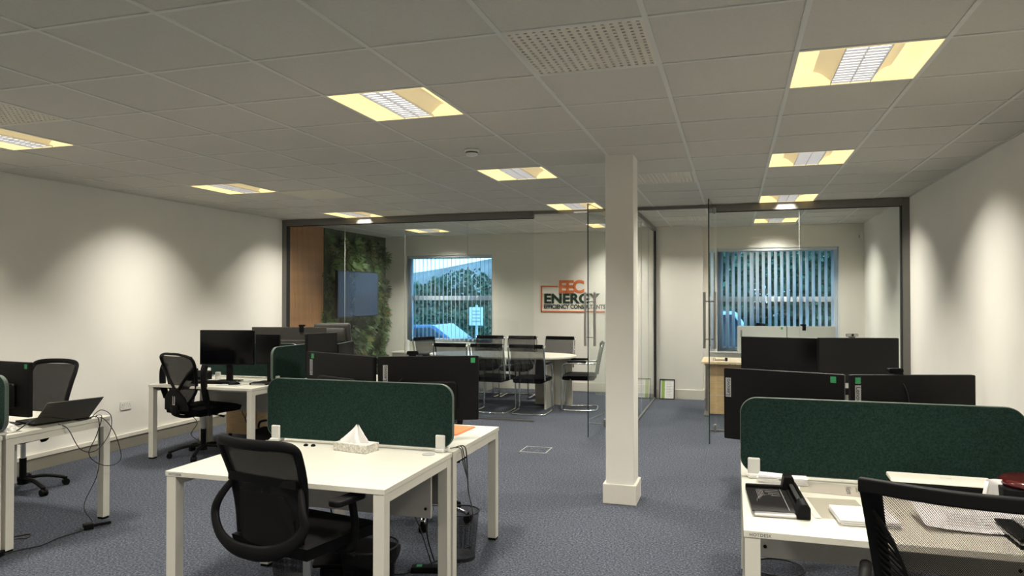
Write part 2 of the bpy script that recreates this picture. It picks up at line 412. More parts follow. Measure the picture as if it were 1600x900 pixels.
c.box(XD1b, XD2a, YG - .018, YG + .018, 0, .022); c.box(XP - .015, XP + .015, YG + .02, 11.44, 0, .022)
c.obj('floor_track', 'alu', g)
xs = [XL + .082, -5.147, -4.234, -3.333, XD1a]
def pane(x0, x1, y0, y1, z0=.022, z1=CEIL - .09, parent=g, name='glass_pane'):
    MB().box(x0, x1, y0, y1, z0, z1).obj(name, 'glass', parent)
for a_, b_ in list(zip(xs[:-1], xs[1:])): pane(a_ + .002, b_ - .002, YG - .005, YG + .005)
pane(XD1b, XD2a, YG - .005, YG + .005, z1=CEIL - .04)
pane(XD2b + .005, .713, YG - .005, YG + .005); pane(.717, XR - .087, YG - .005, YG + .005)
pane(XP - .005, XP + .005, YG + .03, 9.75, z1=CEIL - .06); pane(XP - .005, XP + .005, 9.754, 10.6, z1=CEIL - .06); pane(XP - .005, XP + .005, 10.604, 11.44, z1=CEIL - .06)
c = MB()
for x in xs[1:-1] + [.715]: c.box(x - .0012, x + .0012, YG - .0052, YG + .0052, .022, CEIL - .093)
for y in (9.752, 10.602): c.box(XP - .0052, XP + .0052, y - .0017, y + .0017, .022, CEIL - .06)
c.obj('joint', 'tag', g)
def glass_door(idx, x, label):
    d = thing('door_%d' % idx, None, None, (x, YG, 0)); d['kind'] = 'structure'
    ang = {1: 0.075, 2: .045}[idx]; d.rotation_euler = (0, 0, -ang)
    MB().box(-.006, .006, -.84, -.02, .012, 2.64).obj('glass_leaf', 'glass', d)
    c = MB(); c.box(-.0062, .0062, -.8422, -.84, .012, 2.64); c.box(-.0062, .0062, -.84, -.02, 2.64, 2.642); c.obj('glass_edge', 'glassedge', d)
    for z0 in (.012, 2.56): box('hinge', 'steel', -.016, .016, -.09, -.01, z0, z0 + .08, d, .003)
    c = MB()
    for s in (-1, 1):
        c.cyl((s * .055, -.76, 1.03), (s * .055, -.76, 1.64), .015, n=14)
    for z in (1.13, 1.54): c.cyl((-.055, -.76, z), (.055, -.76, z), .008, n=10)
    c.obj('door_handle', 'steel', d, smooth=False)
    return d
glass_door(1, XD1b + .02, ''); glass_door(2, XD2b - .02, '')

# ------------------------------------------------------------------ luminaires and vents
def make_lamp():
    t = thing('ceiling_light', 'x', 'ceiling light', (0, 0, CEIL), 0, 'recessed ceiling lights')
    h = .288; d = .075
    c = MB()   # housing sides
    for x0, x1, y0, y1 in ((-h, -h + .004, -h, h), (h - .004, h, -h, h), (-h, h, -h, -h + .004), (-h, h, h - .004, h)): c.box(x0, x1, y0, y1, .001, d)
    c.obj('housing', 'reflector', t)
    for s in (-1, 1):                       # curved reflector wings
        c = MB(); c.grid(lambda u, v: (s * (.095 + .19 * u), (v - .5) * .568, .012 + (d - .012) * math.sin(min(1, u * 1.9) * PI / 2) * (1 if u < .7 else (1 - (u - .7) * 1.6))), 14, 1)
        c.obj('reflector_wing', 'reflector', t, smooth=True)
        c = MB(); c.grid(lambda u, v: (s * (.097 + .085 * u), (v - .5) * .50, .010 + (d - .022) * math.sin(u * PI / 2)), 8, 1)
        c.obj('inner_baffle', 'lampend', t, smooth=True)
    box('diffuser', 'louvre', -.095, .095, -.284, .284, .012, .016, t)
    c = MB()
    for k in range(14):
        y = -.27 + k * .54 / 13; c.box(-.093, .093, y - .001, y + .001, .002, .011)
    c.box(-.0015, .0015, -.284, .284, .001, .012)
    for s in (-1, 1): c.box(s * .094 - .002, s * .094 + .002, -.284, .284, .0, .014)
    c.obj('louvre_blades', 'blade', t)
    return t
lamp0 = make_lamp()
def lamp_label(i, j):
    row = {-9: 'nearest the left wall', -4: 'in the middle row', 0: 'in the row nearest the right wall'}[i]
    if j == 13: return {-9: 'recessed square light in the meeting room ceiling above the window side chairs', -4: 'recessed square light in the meeting room ceiling by the glass door', 0: 'recessed square light in the private office ceiling'}[i]
    if j == 9: return 'recessed square light against the glazed partition, ' + row
    if j == 5: return 'recessed square light ' + row + ', second back from the partition'
    if j == 1: return 'large recessed square light ' + row + ', nearest to the viewer'
    return 'recessed square light ' + row + (', just overhead out of view' if j == -3 else ', by the rear wall')
first = True; scallop_data = []
for i, j in LAMPS:
    if i == -9 and j == 9: pass
    loc = (GX + T * (i + .5), GY + T * (j + .5), CEIL)
    if first: r = lamp0; r.location = loc; r['label'] = lamp_label(i, j); first = False
    else: r = dup(lamp0, loc, 0, lamp_label(i, j))
    for q in range(4):  # unseen tilted area lights, added below the louvre to shape wall scallops
        ld = scallop_data[0] if scallop_data else None
        if ld is None:
            ld = bpy.data.lights.new('scallop_light', 'AREA'); ld.shape = 'RECTANGLE'; ld.size = .17; ld.size_y = .17; ld.energy = LAMP_W; ld.color = LAMP_COL; ld.spread = SPREAD; scallop_data.append(ld)
        a = q * PI / 2; lo = bpy.data.objects.new('scallop_light', ld); COL.objects.link(lo); lo.parent = r
        lo.location = (.17 * math.cos(a), .17 * math.sin(a), -.055)
        d = Vector((math.sin(TILT) * math.cos(a), math.sin(TILT) * math.sin(a), -math.cos(TILT))); lo.rotation_euler = d.to_track_quat('-Z', 'Y').to_euler()
def make_vent():
    t = thing('air_vent', 'x', 'air vent', (0, 0, CEIL), 0, 'perforated ceiling vents')
    c = MB(); n = 16; L = .285; st = 2 * L / n
    # plate with real slots: thin bars in both directions
    for k in range(n + 1):
        x = -L + k * st; c.box(x - .0105, x + .0105, -L, L, .002, .006)
    c.obj('plate', 'vent', t)
    c = MB()
    for k in range(n + 1):
        y = -L + k * st; c.box(-L, L, y - .0105, y + .0105, .0022, .0062)
    c.obj('plate_bars', 'vent', t)
    box('frame', 'vent', -.29, .29, -.29, -.275, .001, .008, t); box('frame', 'vent', -.29, .29, .275, .29, .001, .008, t)
    box('frame', 'vent', -.29, -.275, -.29, .29, .001, .008, t); box('frame', 'vent', .275, .29, -.29, .29, .001, .008, t)
    box('duct', 'hole', -.29, .29, -.29, .29, .05, .06, t)
    return t
vl = {(-2, 0): 'large perforated air vent nearest the viewer, left of the big right hand light', (-8, 0): 'perforated air vent at the left edge of the ceiling, beside a light',
      (-8, 6): 'perforated ceiling vent beside the second light of the left row', (-2, 6): 'perforated ceiling vent just right of the white pillar top',
      (-2, 12): 'perforated vent inside the private office ceiling', (-8, 9): 'perforated vent against the partition header, left side'}
v0 = None
for ij in VENTS:
    loc = (GX + T * (ij[0] + .5), GY + T * (ij[1] + .5), CEIL)
    if v0 is None: v0 = make_vent(); v0.location = loc; v0['label'] = vl[ij]
    else: dup(v0, loc, 0, vl[ij])
t = thing('smoke_detector', 'small white round smoke detector on the ceiling', 'smoke detector', (-1.86, 5.02, CEIL))
MB().lathe([(.055, 0), (.055, -.012), (.05, -.016)], c=(0, 0, 0)).obj('base', 'plastic', t)
MB().lathe([(.046, -.016), (.046, -.026)]).obj('sensor_gap', 'slit', t)
MB().lathe([(.046, -.026), (.042, -.04), (.02, -.047), (.001, -.048)]).obj('cap', 'plastic', t, smooth=False)
t = thing('motion_sensor', 'small white alarm sensor high in the private office corner', 'sensor', (XR - .02, YBR - .06, 2.50))
box('body', 'plastic', -.05, .0, -.03, .03, -.06, .05, t, .01); box('lens', 'trimgrey', -.054, -.049, -.02, .02, -.04, .0, t)

# ------------------------------------------------------------------ desks
def desk(label, x0, x1, y0, y1, face, h=.73, mod=True, lettering=False, grommet=True, group=None):
    """face: -1 user sits on the low-y side, +1 on the high-y side"""
    cx, cy = (x0 + x1) / 2, (y0 + y1) / 2; w, d = x1 - x0, y1 - y0
    t = thing('office_desk', label, 'desk', (cx, cy, 0), 0, group)
    MB().box(-w / 2, w / 2, -d / 2, d / 2, h - .025, h).obj('tabletop', 'desk', t, bevel=.002)
    L = .055
    for sx_ in (-1, 1):
        for sy in (-1, 1):
            ax = sx_ * (w / 2 - L / 2 - .004); ay = sy * (d / 2 - L / 2 - .004)
            l = MB().box(ax - L / 2, ax + L / 2, ay - L / 2, ay + L / 2, .015, h - .026).obj('leg', 'deskleg', t, bevel=.002)
            MB().box(ax - L / 2 + .003, ax + L / 2 - .003, ay - L / 2 + .003, ay + L / 2 - .003, 0, .015).obj('foot', 'black', l)
    c = MB()
    for sx_ in (-1, 1):
        ax = sx_ * (w / 2 - L / 2 - .004); c.box(ax - L / 2 + .001, ax + L / 2 - .001, -d / 2 + L, d / 2 - L, h - .068, h - .027)
    for sy in (-1, 1):
        ay = sy * (d / 2 - .16); c.box(-w / 2 + L, w / 2 - L, ay - .02, ay + .02, h - .06, h - .027)
    c.obj('rail', 'deskleg', t)
    if mod:
        ay = -face * -1 * 0
        yy = (d / 2 - .12) * (-face)
        mp_ = box('modesty_panel', 'modesty', -w / 2 + .07, w / 2 - .07, yy - .009, yy + .009, .40, h - .03, t, .002)
        c = MB()
        for sx_ in (-1, 1):
            for z in (.45, .64):
                c.cyl((sx_ * (w / 2 - .10), yy - .013, z), (sx_ * (w / 2 - .10), yy + .013, z), .008, n=10)
        c.obj('bolt', 'black', mp_)
    if lettering:
        text('lettering', 'HOTDESK', .016, 'ink', t, (-w / 2 + .02, -d / 2 - .0005, h - .019), (PI / 2, 0, 0), sp=1.1)
    return t
HT = .73
desk('white bench desk with a tissue box on it and a mesh chair tucked in', -2.68, -1.485, 2.90, 3.70, -1, lettering=True)
desk('white bench desk behind the tissue box desk, with an orange folder on its corner', -2.68, -1.485, 3.722, 4.53, 1)
desk('white bench desk carrying a paper trimmer, papers and a laminator', .03, 1.23, 2.79, 3.62, -1, lettering=True)
desk('white bench desk mostly hidden behind the right green screen and its two monitors', .03, 1.23, 3.642, 4.45, 1)
desk('white bench desk with an open dark laptop and trailing cables on its end', -5.50, -4.30, 3.345, 4.13, 1)
desk('white bench desk at the left edge of the view, only its end corner showing', -5.50, -4.30, 2.54, 3.325, -1)
desk('white bench desk by the left wall with a keyboard, mouse and large monitor', -5.50, -4.30, 5.72, 6.49, -1)
desk('white bench desk farthest along the left wall, behind the large monitor', -5.50, -4.30, 6.51, 7.30, 1)
desk('white bench desk under the black screens beyond the right bench', .07, 1.27, 5.75, 6.55, -1)
td = desk('white bench desk turned sideways right of the short green screen', -.6, .6, -.4, .4, -1, mod=False)
td.location = (-3.76, 6.57, 0); td.rotation_euler = (0, 0, PI / 2)

# cable port and dots on the tissue desk
c = MB(); c.lathe([(.001, 0), (.035, 0), (.035, .003), (.001, .003)], c=(-1.59, 3.62, HT)); tag(c.obj('cable_port_cover', 'tag'), 'round grey cable port cover near the desk corner below the green screen', 'cable port')
for k, (x, y) in enumerate(((-2.355, 3.62), (-2.31, 3.625))):
    c = MB(); c.lathe([(.001, 0), (.012, .0), (.014, .006), (.008, .012), (.001, .013)], c=(x, y, HT)); tag(c.obj('cable_clip', 'black', smooth=True), 'small black cable clip stuck on the white desk, ' + ('left' if k == 0 else 'right') + ' one of two', 'cable clip')

def desk_screen(label, x0, x1, y, z0=.752, z1=1.10, clamps=(.05, .96), rz=0):
    w = x1 - x0; h = z1 - z0
    t = thing('desk_screen', label, 'desk screen', ((x0 + x1) / 2, y, 0), rz)
    pl = rrect(w, h, .075, 8)
    MB().prism(pl, -.011, .011, lambda u, v, q: (u, q, v + (z0 + z1) / 2)).obj('felt_panel', 'felt', t)
    c = MB(); c.sweep([(u, 0, v + (z0 + z1) / 2) for u, v in rrect(w + .002, h + .002, .076, 8)], .0125, .002, up=(0, 1, 0), closed=True, square=True)
    c = MB(); pts = [(u, 0, v + (z0 + z1) / 2) for u, v in rrect(w + .003, h + .003, .0765, 8)]
    for a_, b_ in zip(pts, pts[1:] + pts[:1]):
        A = Vector(a_); B = Vector(b_); d = (B - A)
        if d.length < 1e-6: continue
        nrm = Vector((d.z, 0, -d.x)).normalized() * .0015
        c.add([A + nrm + Vector((0, -.0125, 0)), A + nrm + Vector((0, .0125, 0)), B + nrm + Vector((0, .0125, 0)), B + nrm + Vector((0, -.0125, 0)),
               A - nrm + Vector((0, -.0125, 0)), A - nrm + Vector((0, .0125, 0)), B - nrm + Vector((0, .0125, 0)), B - nrm + Vector((0, -.0125, 0))],
              [(0, 1, 2, 3), (4, 7, 6, 5), (0, 3, 7, 4), (1, 5, 6, 2), (0, 4, 5, 1), (3, 2, 6, 7)])
    c.obj('edge_trim', 'trimgrey', t)
    for f_ in clamps:
        x = -w / 2 + f_ * w
        k = MB(); k.box(x - .028, x + .028, -.045, -.0135, HT + .001, HT + .022); k.box(x - .028, x + .028, -.03, -.0135, HT + .02, HT + .095); k.box(x - .028, x + .028, .0135, .03, HT + .001, HT + .085)
        k.box(x - .028, x + .028, -.03, .03, HT + .001, HT + .018)
        k.obj('clamp', 'plastic', t, bevel=.006)
    return t
desk_screen('wide green felt desk screen behind the tissue box', -2.67, -1.485, 3.712, clamps=(.055, .945))
desk_screen('wide green felt desk screen on the right behind the paper trimmer', .028, 1.20, 3.632, z1=1.105, clamps=(.05, .95))
desk_screen('green felt desk screen cut off by the left edge of the view', -5.48, -4.285, 3.335, clamps=(.05, .95))
desk_screen('green felt desk screen behind the large monitor by the left wall', -5.48, -4.32, 6.50, z1=1.10)
sc = desk_screen('short dark green screen running away from the viewer beside the left bench', -.62, .62, 0); sc.location = (-4.235, 6.55, 0); sc.rotation_euler = (0, 0, PI / 2)

# ------------------------------------------------------------------ monitors
def monitor(label, p1, p2, ztop, h, back=True, stand=True, base_z=HT, body='blackm', stickers=(), curve=0, group=None, scr='screen'):
    """p1, p2: the two top corners on plan, left then right as seen from the viewer; back: its back faces the viewer"""
    p1 = Vector((*p1, 0)); p2 = Vector((*p2, 0)); d = p2 - p1; w = d.length; c0 = (p1 + p2) / 2
    rz = math.atan2(d.y, d.x); t = thing('monitor', label, 'monitor', (c0.x, c0.y, base_z), rz, group)
    s = -1 if back else 1     # local -y faces the viewer
    zc = ztop - h / 2 - base_z; zt = ztop - base_z
    yb = s * .012
    MB().prism(rrect(w, h, .006, 3), min(0, s * .028), max(0, s * .028), lambda u, v, q: (u, q, v + zc)).obj('casing', body, t, bevel=.002)
    MB().prism(rrect(w - .012, h - .016, .004, 3), -s * .0005, -s * .003, lambda u, v, q: (u, q, v + zc + .003)).obj('screen_panel', scr, t)
    MB().prism(rrect(w * .55, h * .45, .02, 4), s * .028, s * .05, lambda u, v, q: (u, q, v + zc - h * .12)).obj('rear_housing', body, t, bevel=.006)
    if back:
        c = MB(); c.prism(rrect(w * .16, .012, .004, 3), s * .052, s * .056, lambda u, v, q: (u - w * .28, q, v + zc - h * .10)); c.obj('rear_handle', body, t)
    if stand:
        sd = MB(); sd.box(-.03, .03, min(s * .05, s * .085), max(s * .05, s * .085), .008, zc)
        sd.obj('stand', body, t, bevel=.004)
        MB().prism(rrect(.24, .19, .03, 5), 0, .01, lambda u, v, q: (u, v + s * .05, q)).obj('stand_base', body, t)
    ys = s * .0285
    for kind, u in stickers:
        if kind == 'g': c = MB(); c.box(u - .013, u + .013, min(ys, ys + s * .001), max(ys, ys + s * .001), zt - .042, zt - .012); q = c.obj('green_sticker', 'green_t', t); q['label'] = 'small green sticker'
        if kind in ('l', 'r'):
            c = MB(); z0, z1 = (zt - .15, zt - .05); c.box(u - .014, u + .014, min(ys, ys + s * .001), max(ys, ys + s * .001), z0, z1); q = c.obj('name_tag', 'tag', t); q['label'] = 'grey name tag'
            text('lettering', 'Lenovo', .03, 'ink', q, (u + (.009 if kind == 'l' else -.009), ys + s * .0016, z0 + .006 if kind == 'l' else z1 - .006), (PI / 2, -PI / 2 if kind == 'l' else PI / 2, 0), ext=.0003, off=.0006)
    return t
def webcam(label, loc, rz=0, m='black', wide=False):
    t = thing('webcam', label, 'webcam', loc, rz)
    if wide:
        MB().prism(rrect(.09, .026, .012, 5), -.012, .012, lambda u, v, q: (u, q, v + .02)).obj('body', m, t)
        MB().cyl((0, -.013, .02), (0, -.016, .02), .01).obj('lens', 'screen', t)
        MB().box(-.02, .02, -.012, .03, 0, .008).obj('clip', 'black', t)
    else:
        MB().prism(rrect(.07, .022, .008, 4), -.014, .014, lambda u, v, q: (u, q, v + .015)).obj('body', m, t)
        MB().cyl((0, .014, .015), (0, .018, .015), .008).obj('lens', 'screen', t)
        MB().box(-.022, .022, -.038, -.0325, -.055, .005).obj('clip', 'black', t)
        MB().box(-.022, .022, -.038, .0, .0005, .004).obj('bracket', 'black', t)
    return t
monitor('dark monitor seen from the back above the tissue box screen, left of a pair', (-2.655, 4.13), (-2.035, 3.868), 1.232, .36, stickers=(('g', -.27), ('l', -.285)))
monitor('dark monitor seen from the back above the tissue box screen, right of a pair', (-2.03, 3.875), (-1.485, 4.125), 1.232, .385, stickers=(('l', -.255), ('g', .265)))
webcam('black webcam clipped on top of the right monitor over the tissue box screen', (-1.86, 3.995, 1.233), .41)
monitor('dark monitor seen from the back over the right green screen, left of a pair', (-.045, 4.01), (.515, 3.83), 1.21, .37, stickers=(('l', -.27), ('g', .245)))
monitor('dark monitor seen from the back over the right green screen, right of a pair', (.528, 3.83), (1.10, 4.0), 1.21, .37, stickers=(('g', -.265), ('r', -.265)))
webcam('black webcam with a trailing lead on the right monitor over the right green screen', (.75, 3.925, 1.211), .28)
monitor('black switched off screen facing the viewer beyond the right bench, left of a pair', (.054, 6.34), (.636, 6.24), 1.255, .36, back=False)
monitor('black switched off screen facing the viewer beyond the right bench, right of a pair', (.64, 6.24), (1.245, 6.36), 1.26, .36, back=False)
webcam('gold webcam on top of the black screen beyond the right bench', (.90, 6.31, 1.262), .15, 'steel', True)
monitor('large black monitor facing the viewer on the desk by the left wall', (-5.17, 6.05), (-4.62, 6.17), 1.252, .35, back=False)
monitor('black monitor turned away in the corner right of the large left monitor', (-4.56, 6.12), (-4.31, 6.16), 1.215, .30, back=False)
monitor('wide monitor seen from the back behind the desks along the left wall', (-5.15, 6.86), (-4.36, 7.10), 1.25, .36, body='leather', curve=1)
webcam('black webcam on the wide monitor at the left wall', (-4.62, 7.02, 1.251), .3)
monitor('dark monitor turned sideways right of the short green screen, nearer', (-3.885, 5.98), (-3.77, 6.34), 1.235, .36, back=False)
monitor('dark monitor turned sideways right of the short green screen, farther', (-3.765, 6.36), (-3.86, 6.82), 1.12, .34, back=False)
monitor('black monitor seen from the back at the left edge with a green sticker', (-4.95, 3.66), (-4.42, 3.62), 1.155, .36, stickers=(('g', .235),))

# ------------------------------------------------------------------ office chairs
def star_base(t, m='black', castm='black', chrome=False):
    hub = MB(); hub.cyl((0, 0, .06), (0, 0, .12), .04, .03); hub.obj('hub', m, t)
    for k in range(5):
        a = 2 * PI * k / 5 + .3; d = Vector((math.cos(a), math.sin(a), 0))
        c = MB(); c.sweep(spline([d * .02 + Vector((0, 0, .105)), d * .15 + Vector((0, 0, .105)), d * .27 + Vector((0, 0, .075)), d * .30 + Vector((0, 0, .06))], 4), .016 if chrome else .02, .011 if chrome else .014)
        leg = c.obj('leg', m, t, smooth=True)
        q = MB(); sdv = Vector((-d.y, d.x, 0)); ctr = d * .305 + Vector((0, 0, .028))
        for s in (-1, 1): q.cyl(ctr + sdv * s * .008, ctr + sdv * s * .024, .027, n=16)
        q.cyl(ctr - sdv * .01, ctr + sdv * .01, .022, n=12); q.cyl(ctr + Vector((0, 0, .02)), ctr + Vector((0, 0, .045)), .012, n=10)
        q.obj('caster', castm, leg)
def seat_pad(t, w=.50, d=.48, z=.47, m='fabric'):
    c = MB()
    def f(u, v):
        x = (u - .5) * w; y = (v - .5) * d; e = max(abs(u - .5), abs(v - .5)) * 2
        return (x * (1 - .08 * (1 - v)), y, z + .055 - .022 * e ** 6 - .012 * max(0, v - .8) * 5)
    c.grid(f, 14, 14); n = len(c.v)
    c.grid(lambda u, v: ((u - .5) * w * .96 * (1 - .08 * (1 - v)), (v - .5) * d * .96, z - .04 + .018 * (max(abs(u - .5), abs(v - .5)) * 2) ** 6), 14, 14)
    edge = [i for i in range(15)] + [14 + 15 * k for k in range(1, 15)] + [15 * 14 + 14 - i for i in range(1, 15)] + [15 * (14 - k) for k in range(1, 14)]
    L = len(edge); c.add([], [])
    for i in range(L):
        a_, b_ = edge[i], edge[(i + 1) % L]; c.f.append((a_, b_, b_ + n, a_ + n)); c.m.append(0)
    return c.obj('seat', m, t, smooth=True)
def chair_mech(t, stem='black', z=.43):
    MB().cyl((0, 0, .10), (0, 0, .27), .026, n=16).obj('stem_cover', 'black', t)
    q = MB().cyl((0, 0, .26), (0, 0, z), .019, n=16).obj('gas_lift', 'liftgrey', t); q['label'] = 'grey steel gas lift'
    c = MB(); c.box(-.09, .09, -.12, .12, z - .025, z + .012); c.obj('seat_plate', 'black', t, bevel=.01)
    c = MB(); c.cyl((.05, .02, z - .01), (.25, .02, z - .015), .006, n=8); c.cyl((.22, .02, z - .015), (.27, .02, z - .02), .011, n=8); c.obj('lever', 'black', t)
def arm_T(t, s, z=.66):
    c = MB(); c.sweep(spline([(s * .10, .02, .425), (s * .22, .02, .425), (s * .262, .02, .46), (s * .27, .02, .56), (s * .27, .0, z)], 5), .022, .014, up=(0, 1, 0)); a = c.obj('armrest', 'black', t, smooth=True)
    MB().prism(rrect(.075, .20, .03, 6), z, z + .028, lambda u, v, q: (s * .27 + u, v - .03, q)).obj('arm_pad', 'black', a, bevel=.008)
def back_y(z, zb=.46, lean=.17, y0=-.225): return y0 - lean * max(0, (z - zb))
def mesh_back(t, w_top, w_bot, z0, z1, bow=.05, m='chairmesh', y0=-.225, wmid=None):
    def W_(z):
        f_ = max(0, (z - z0) / (z1 - z0)); return w_bot + (w_top - w_bot) * (f_ ** .8)
    def P(u, z):
        hw = W_(z) / 2; y = back_y(z, y0=y0) - bow * (1 - (2 * u - 1) ** 2) + .035 * math.sin((z - z0) / (z1 - z0) * PI)
        return Vector(((u * 2 - 1) * hw, y, z))
    c = MB(); c.grid(lambda u, v: P(u, z0 + (z1 - z0) * v), 16, 16); return c, P, W_
def chair_ring(label, loc, rz):
    """mesh chair with a wide hoop round the lower back"""
    t = thing('office_chair', label, 'office chair', loc, rz)
    star_base(t); chair_mech(t); seat_pad(t, .50, .48)
    b = bpy.data.objects.new('backrest', None); COL.objects.link(b); b.parent = t
    c, P, W_ = mesh_back(t, .47, .35, .50, .94, bow=.05)
    c.obj('mesh_panel', 'chairmesh_tight', b, smooth=True)
    fr = MB(); path = [P(0, .52 + (.93 - .52) * k / 10) for k in range(11)]
    top = [P(0, .90), P(.02, .94), P(.12, .955), P(.3, .955), P(.5, .955), P(.7, .955), P(.88, .955), P(.98, .94), P(1, .90)]
    full = spline([P(0, .52), P(0, .64), P(0, .78)] + top + [P(1, .78), P(1, .64), P(1, .52)], 5)
    fr.sweep(full, .024, .013, up=(0, 1, 0)); fr.obj('frame', 'black', b, smooth=True)
    hoop = [P(0, .76) + Vector((.01, -.01, 0)), Vector((-.25, -.29, .68)), Vector((-.268, -.30, .61)), Vector((-.21, -.325, .54)), Vector((-.11, -.345, .50)), Vector((0, -.35, .49)), Vector((.11, -.345, .50)), Vector((.21, -.325, .54)), Vector((.268, -.30, .61)), Vector((.25, -.29, .68)), P(1, .76) + Vector((-.01, -.01, 0))]
    hs = spline(hoop, 6); fr = MB(); n_ = len(hs); wd_ = [.016 + .018 * math.sin(PI * i / (n_ - 1)) for i in range(n_)]
    fr.sweep(hs, wd_, [.012] * n_, up=(0, 1, 0)); fr.obj('hoop', 'black', b, smooth=True)
    c = MB(); c.prism([(-.17, .50), (.17, .50), (.165, .62), (.12, .72), (-.12, .72), (-.165, .62)], 0, .02, lambda u, v, q: (u, back_y(v) - .005 + q, v)); c.obj('lumbar_pad', 'fabric', b)
    c = MB(); c.box(-.205, .205, -.015, .0, .765, .80, Matrix.Translation((0, back_y(.8) + .015, 0))); c.obj('lumbar_bar', 'black', b)
    c = MB(); c.sweep([(0, .0, .44), (0, -.2, .44), (0, -.30, .47), (0, -.345, .50)], .04, .012); c.obj('back_bracket', 'black', b)
    for s in (-1, 1): arm_T(t, s)
    return t
def chair_wing(label, loc, rz, w=.50, z1=1.02, rounded=False, wb=.36, m='chairmesh'):
    """open mesh back with fans of slats at both lower corners"""
    t = thing('office_chair', label, 'office chair', loc, rz)
    star_base(t); chair_mech(t); seat_pad(t, .50, .48)
    b = bpy.data.objects.new('backrest', None); COL.objects.link(b); b.parent = t
    c, P, W_ = mesh_back(t, w, wb, .48, z1, bow=.045)
    c.obj('mesh_panel', m, b, smooth=True)
    fr = MB(); path = [P(0, .50 + (z1 - .02 - .50) * k / 10) for k in range(11)]
    n_ = len(path)
    if rounded:
        full = spline([P(0, .50), P(0, .70), P(0, .86), P(.01, z1 - .05), P(.10, z1 + .01), P(.5, z1 + .022), P(.90, z1 + .01), P(.99, z1 - .05), P(1, .86), P(1, .70), P(1, .50)], 5)
        fr.sweep(full, .022, .013, up=(0, 1, 0))
    for sd in (() if rounded else (0, 1)):
        pp = [P(sd, .50 + (z1 - .50) * k / 12) for k in range(13)]
        fr.sweep(pp, [.018 + .012 * k / 12 for k in range(13)], [.013] * 13, up=(0, 1, 0), square=True)
    pp = [P(k / 12, z1) for k in range(13)]; pp[0] += Vector((-.03, 0, 0)); pp[-1] += Vector((.03, 0, 0))
    if not rounded: fr.sweep(pp, .021, .014, up=(0, 1, 0), square=True)
    pp = [P(k / 12, .50) for k in range(13)]; fr.sweep(pp, .02, .012, up=(0, 1, 0), square=True)
    fr.obj('frame', 'black', b, bevel=.005)
    sl = MB()
    for s in (() if rounded else (0, 1)):
        for k in range(18):
            z = .53 + k * .0235; L = .30 * (1 - (k / 20) ** 1.0); x0 = .04 + .0 * k
            a_ = P(s, z) + Vector((0, -.012, 0)); u1 = (.08 + .28 * (1 - k / 18.)); u1 = u1 if s == 0 else 1 - u1
            e_ = P(u1, z - .07) + Vector((0, -.014, 0)); sl.sweep([a_, e_], .0028, .0045, up=(0, 1, 0), square=True)
        ed = [P((.08 + .28 * (1 - k / 18.)) if s == 0 else 1 - (.08 + .28 * (1 - k / 18.)), .53 + k * .0235 - .07) + Vector((0, -.014, 0)) for k in range(18)]
        ed.append(P(0 if s == 0 else 1, .96) + Vector((0, -.012, 0)))
        sl.sweep(ed, .005, .008, up=(0, 1, 0), square=True)
    if not rounded: sl.obj('slat_fan', 'black', b)
    c = MB(); c.sweep(spline([(0, .0, .43), (0, -.2, .43), (0, -.31, .46), (0, -.325, .55)], 5), .05, .014); c.obj('back_bracket', 'black', b)
    for s in (-1, 1):
        c = MB(); c.sweep(spline([P(0 if s < 0 else 1, .60), (s * .27, -.16, .64), (s * .28, .0, .66), (s * .285, .12, .655)], 6), .02, .012); a = c.obj('armrest', 'black', t, smooth=True)
        q = MB(); q.sweep(spline([(s * .2, .03, .43), (s * .27, .04, .47), (s * .283, .05, .64)], 5), .02, .012, up=(0, 1, 0)); q.obj('arm_post', 'black', a, smooth=True)
    return t
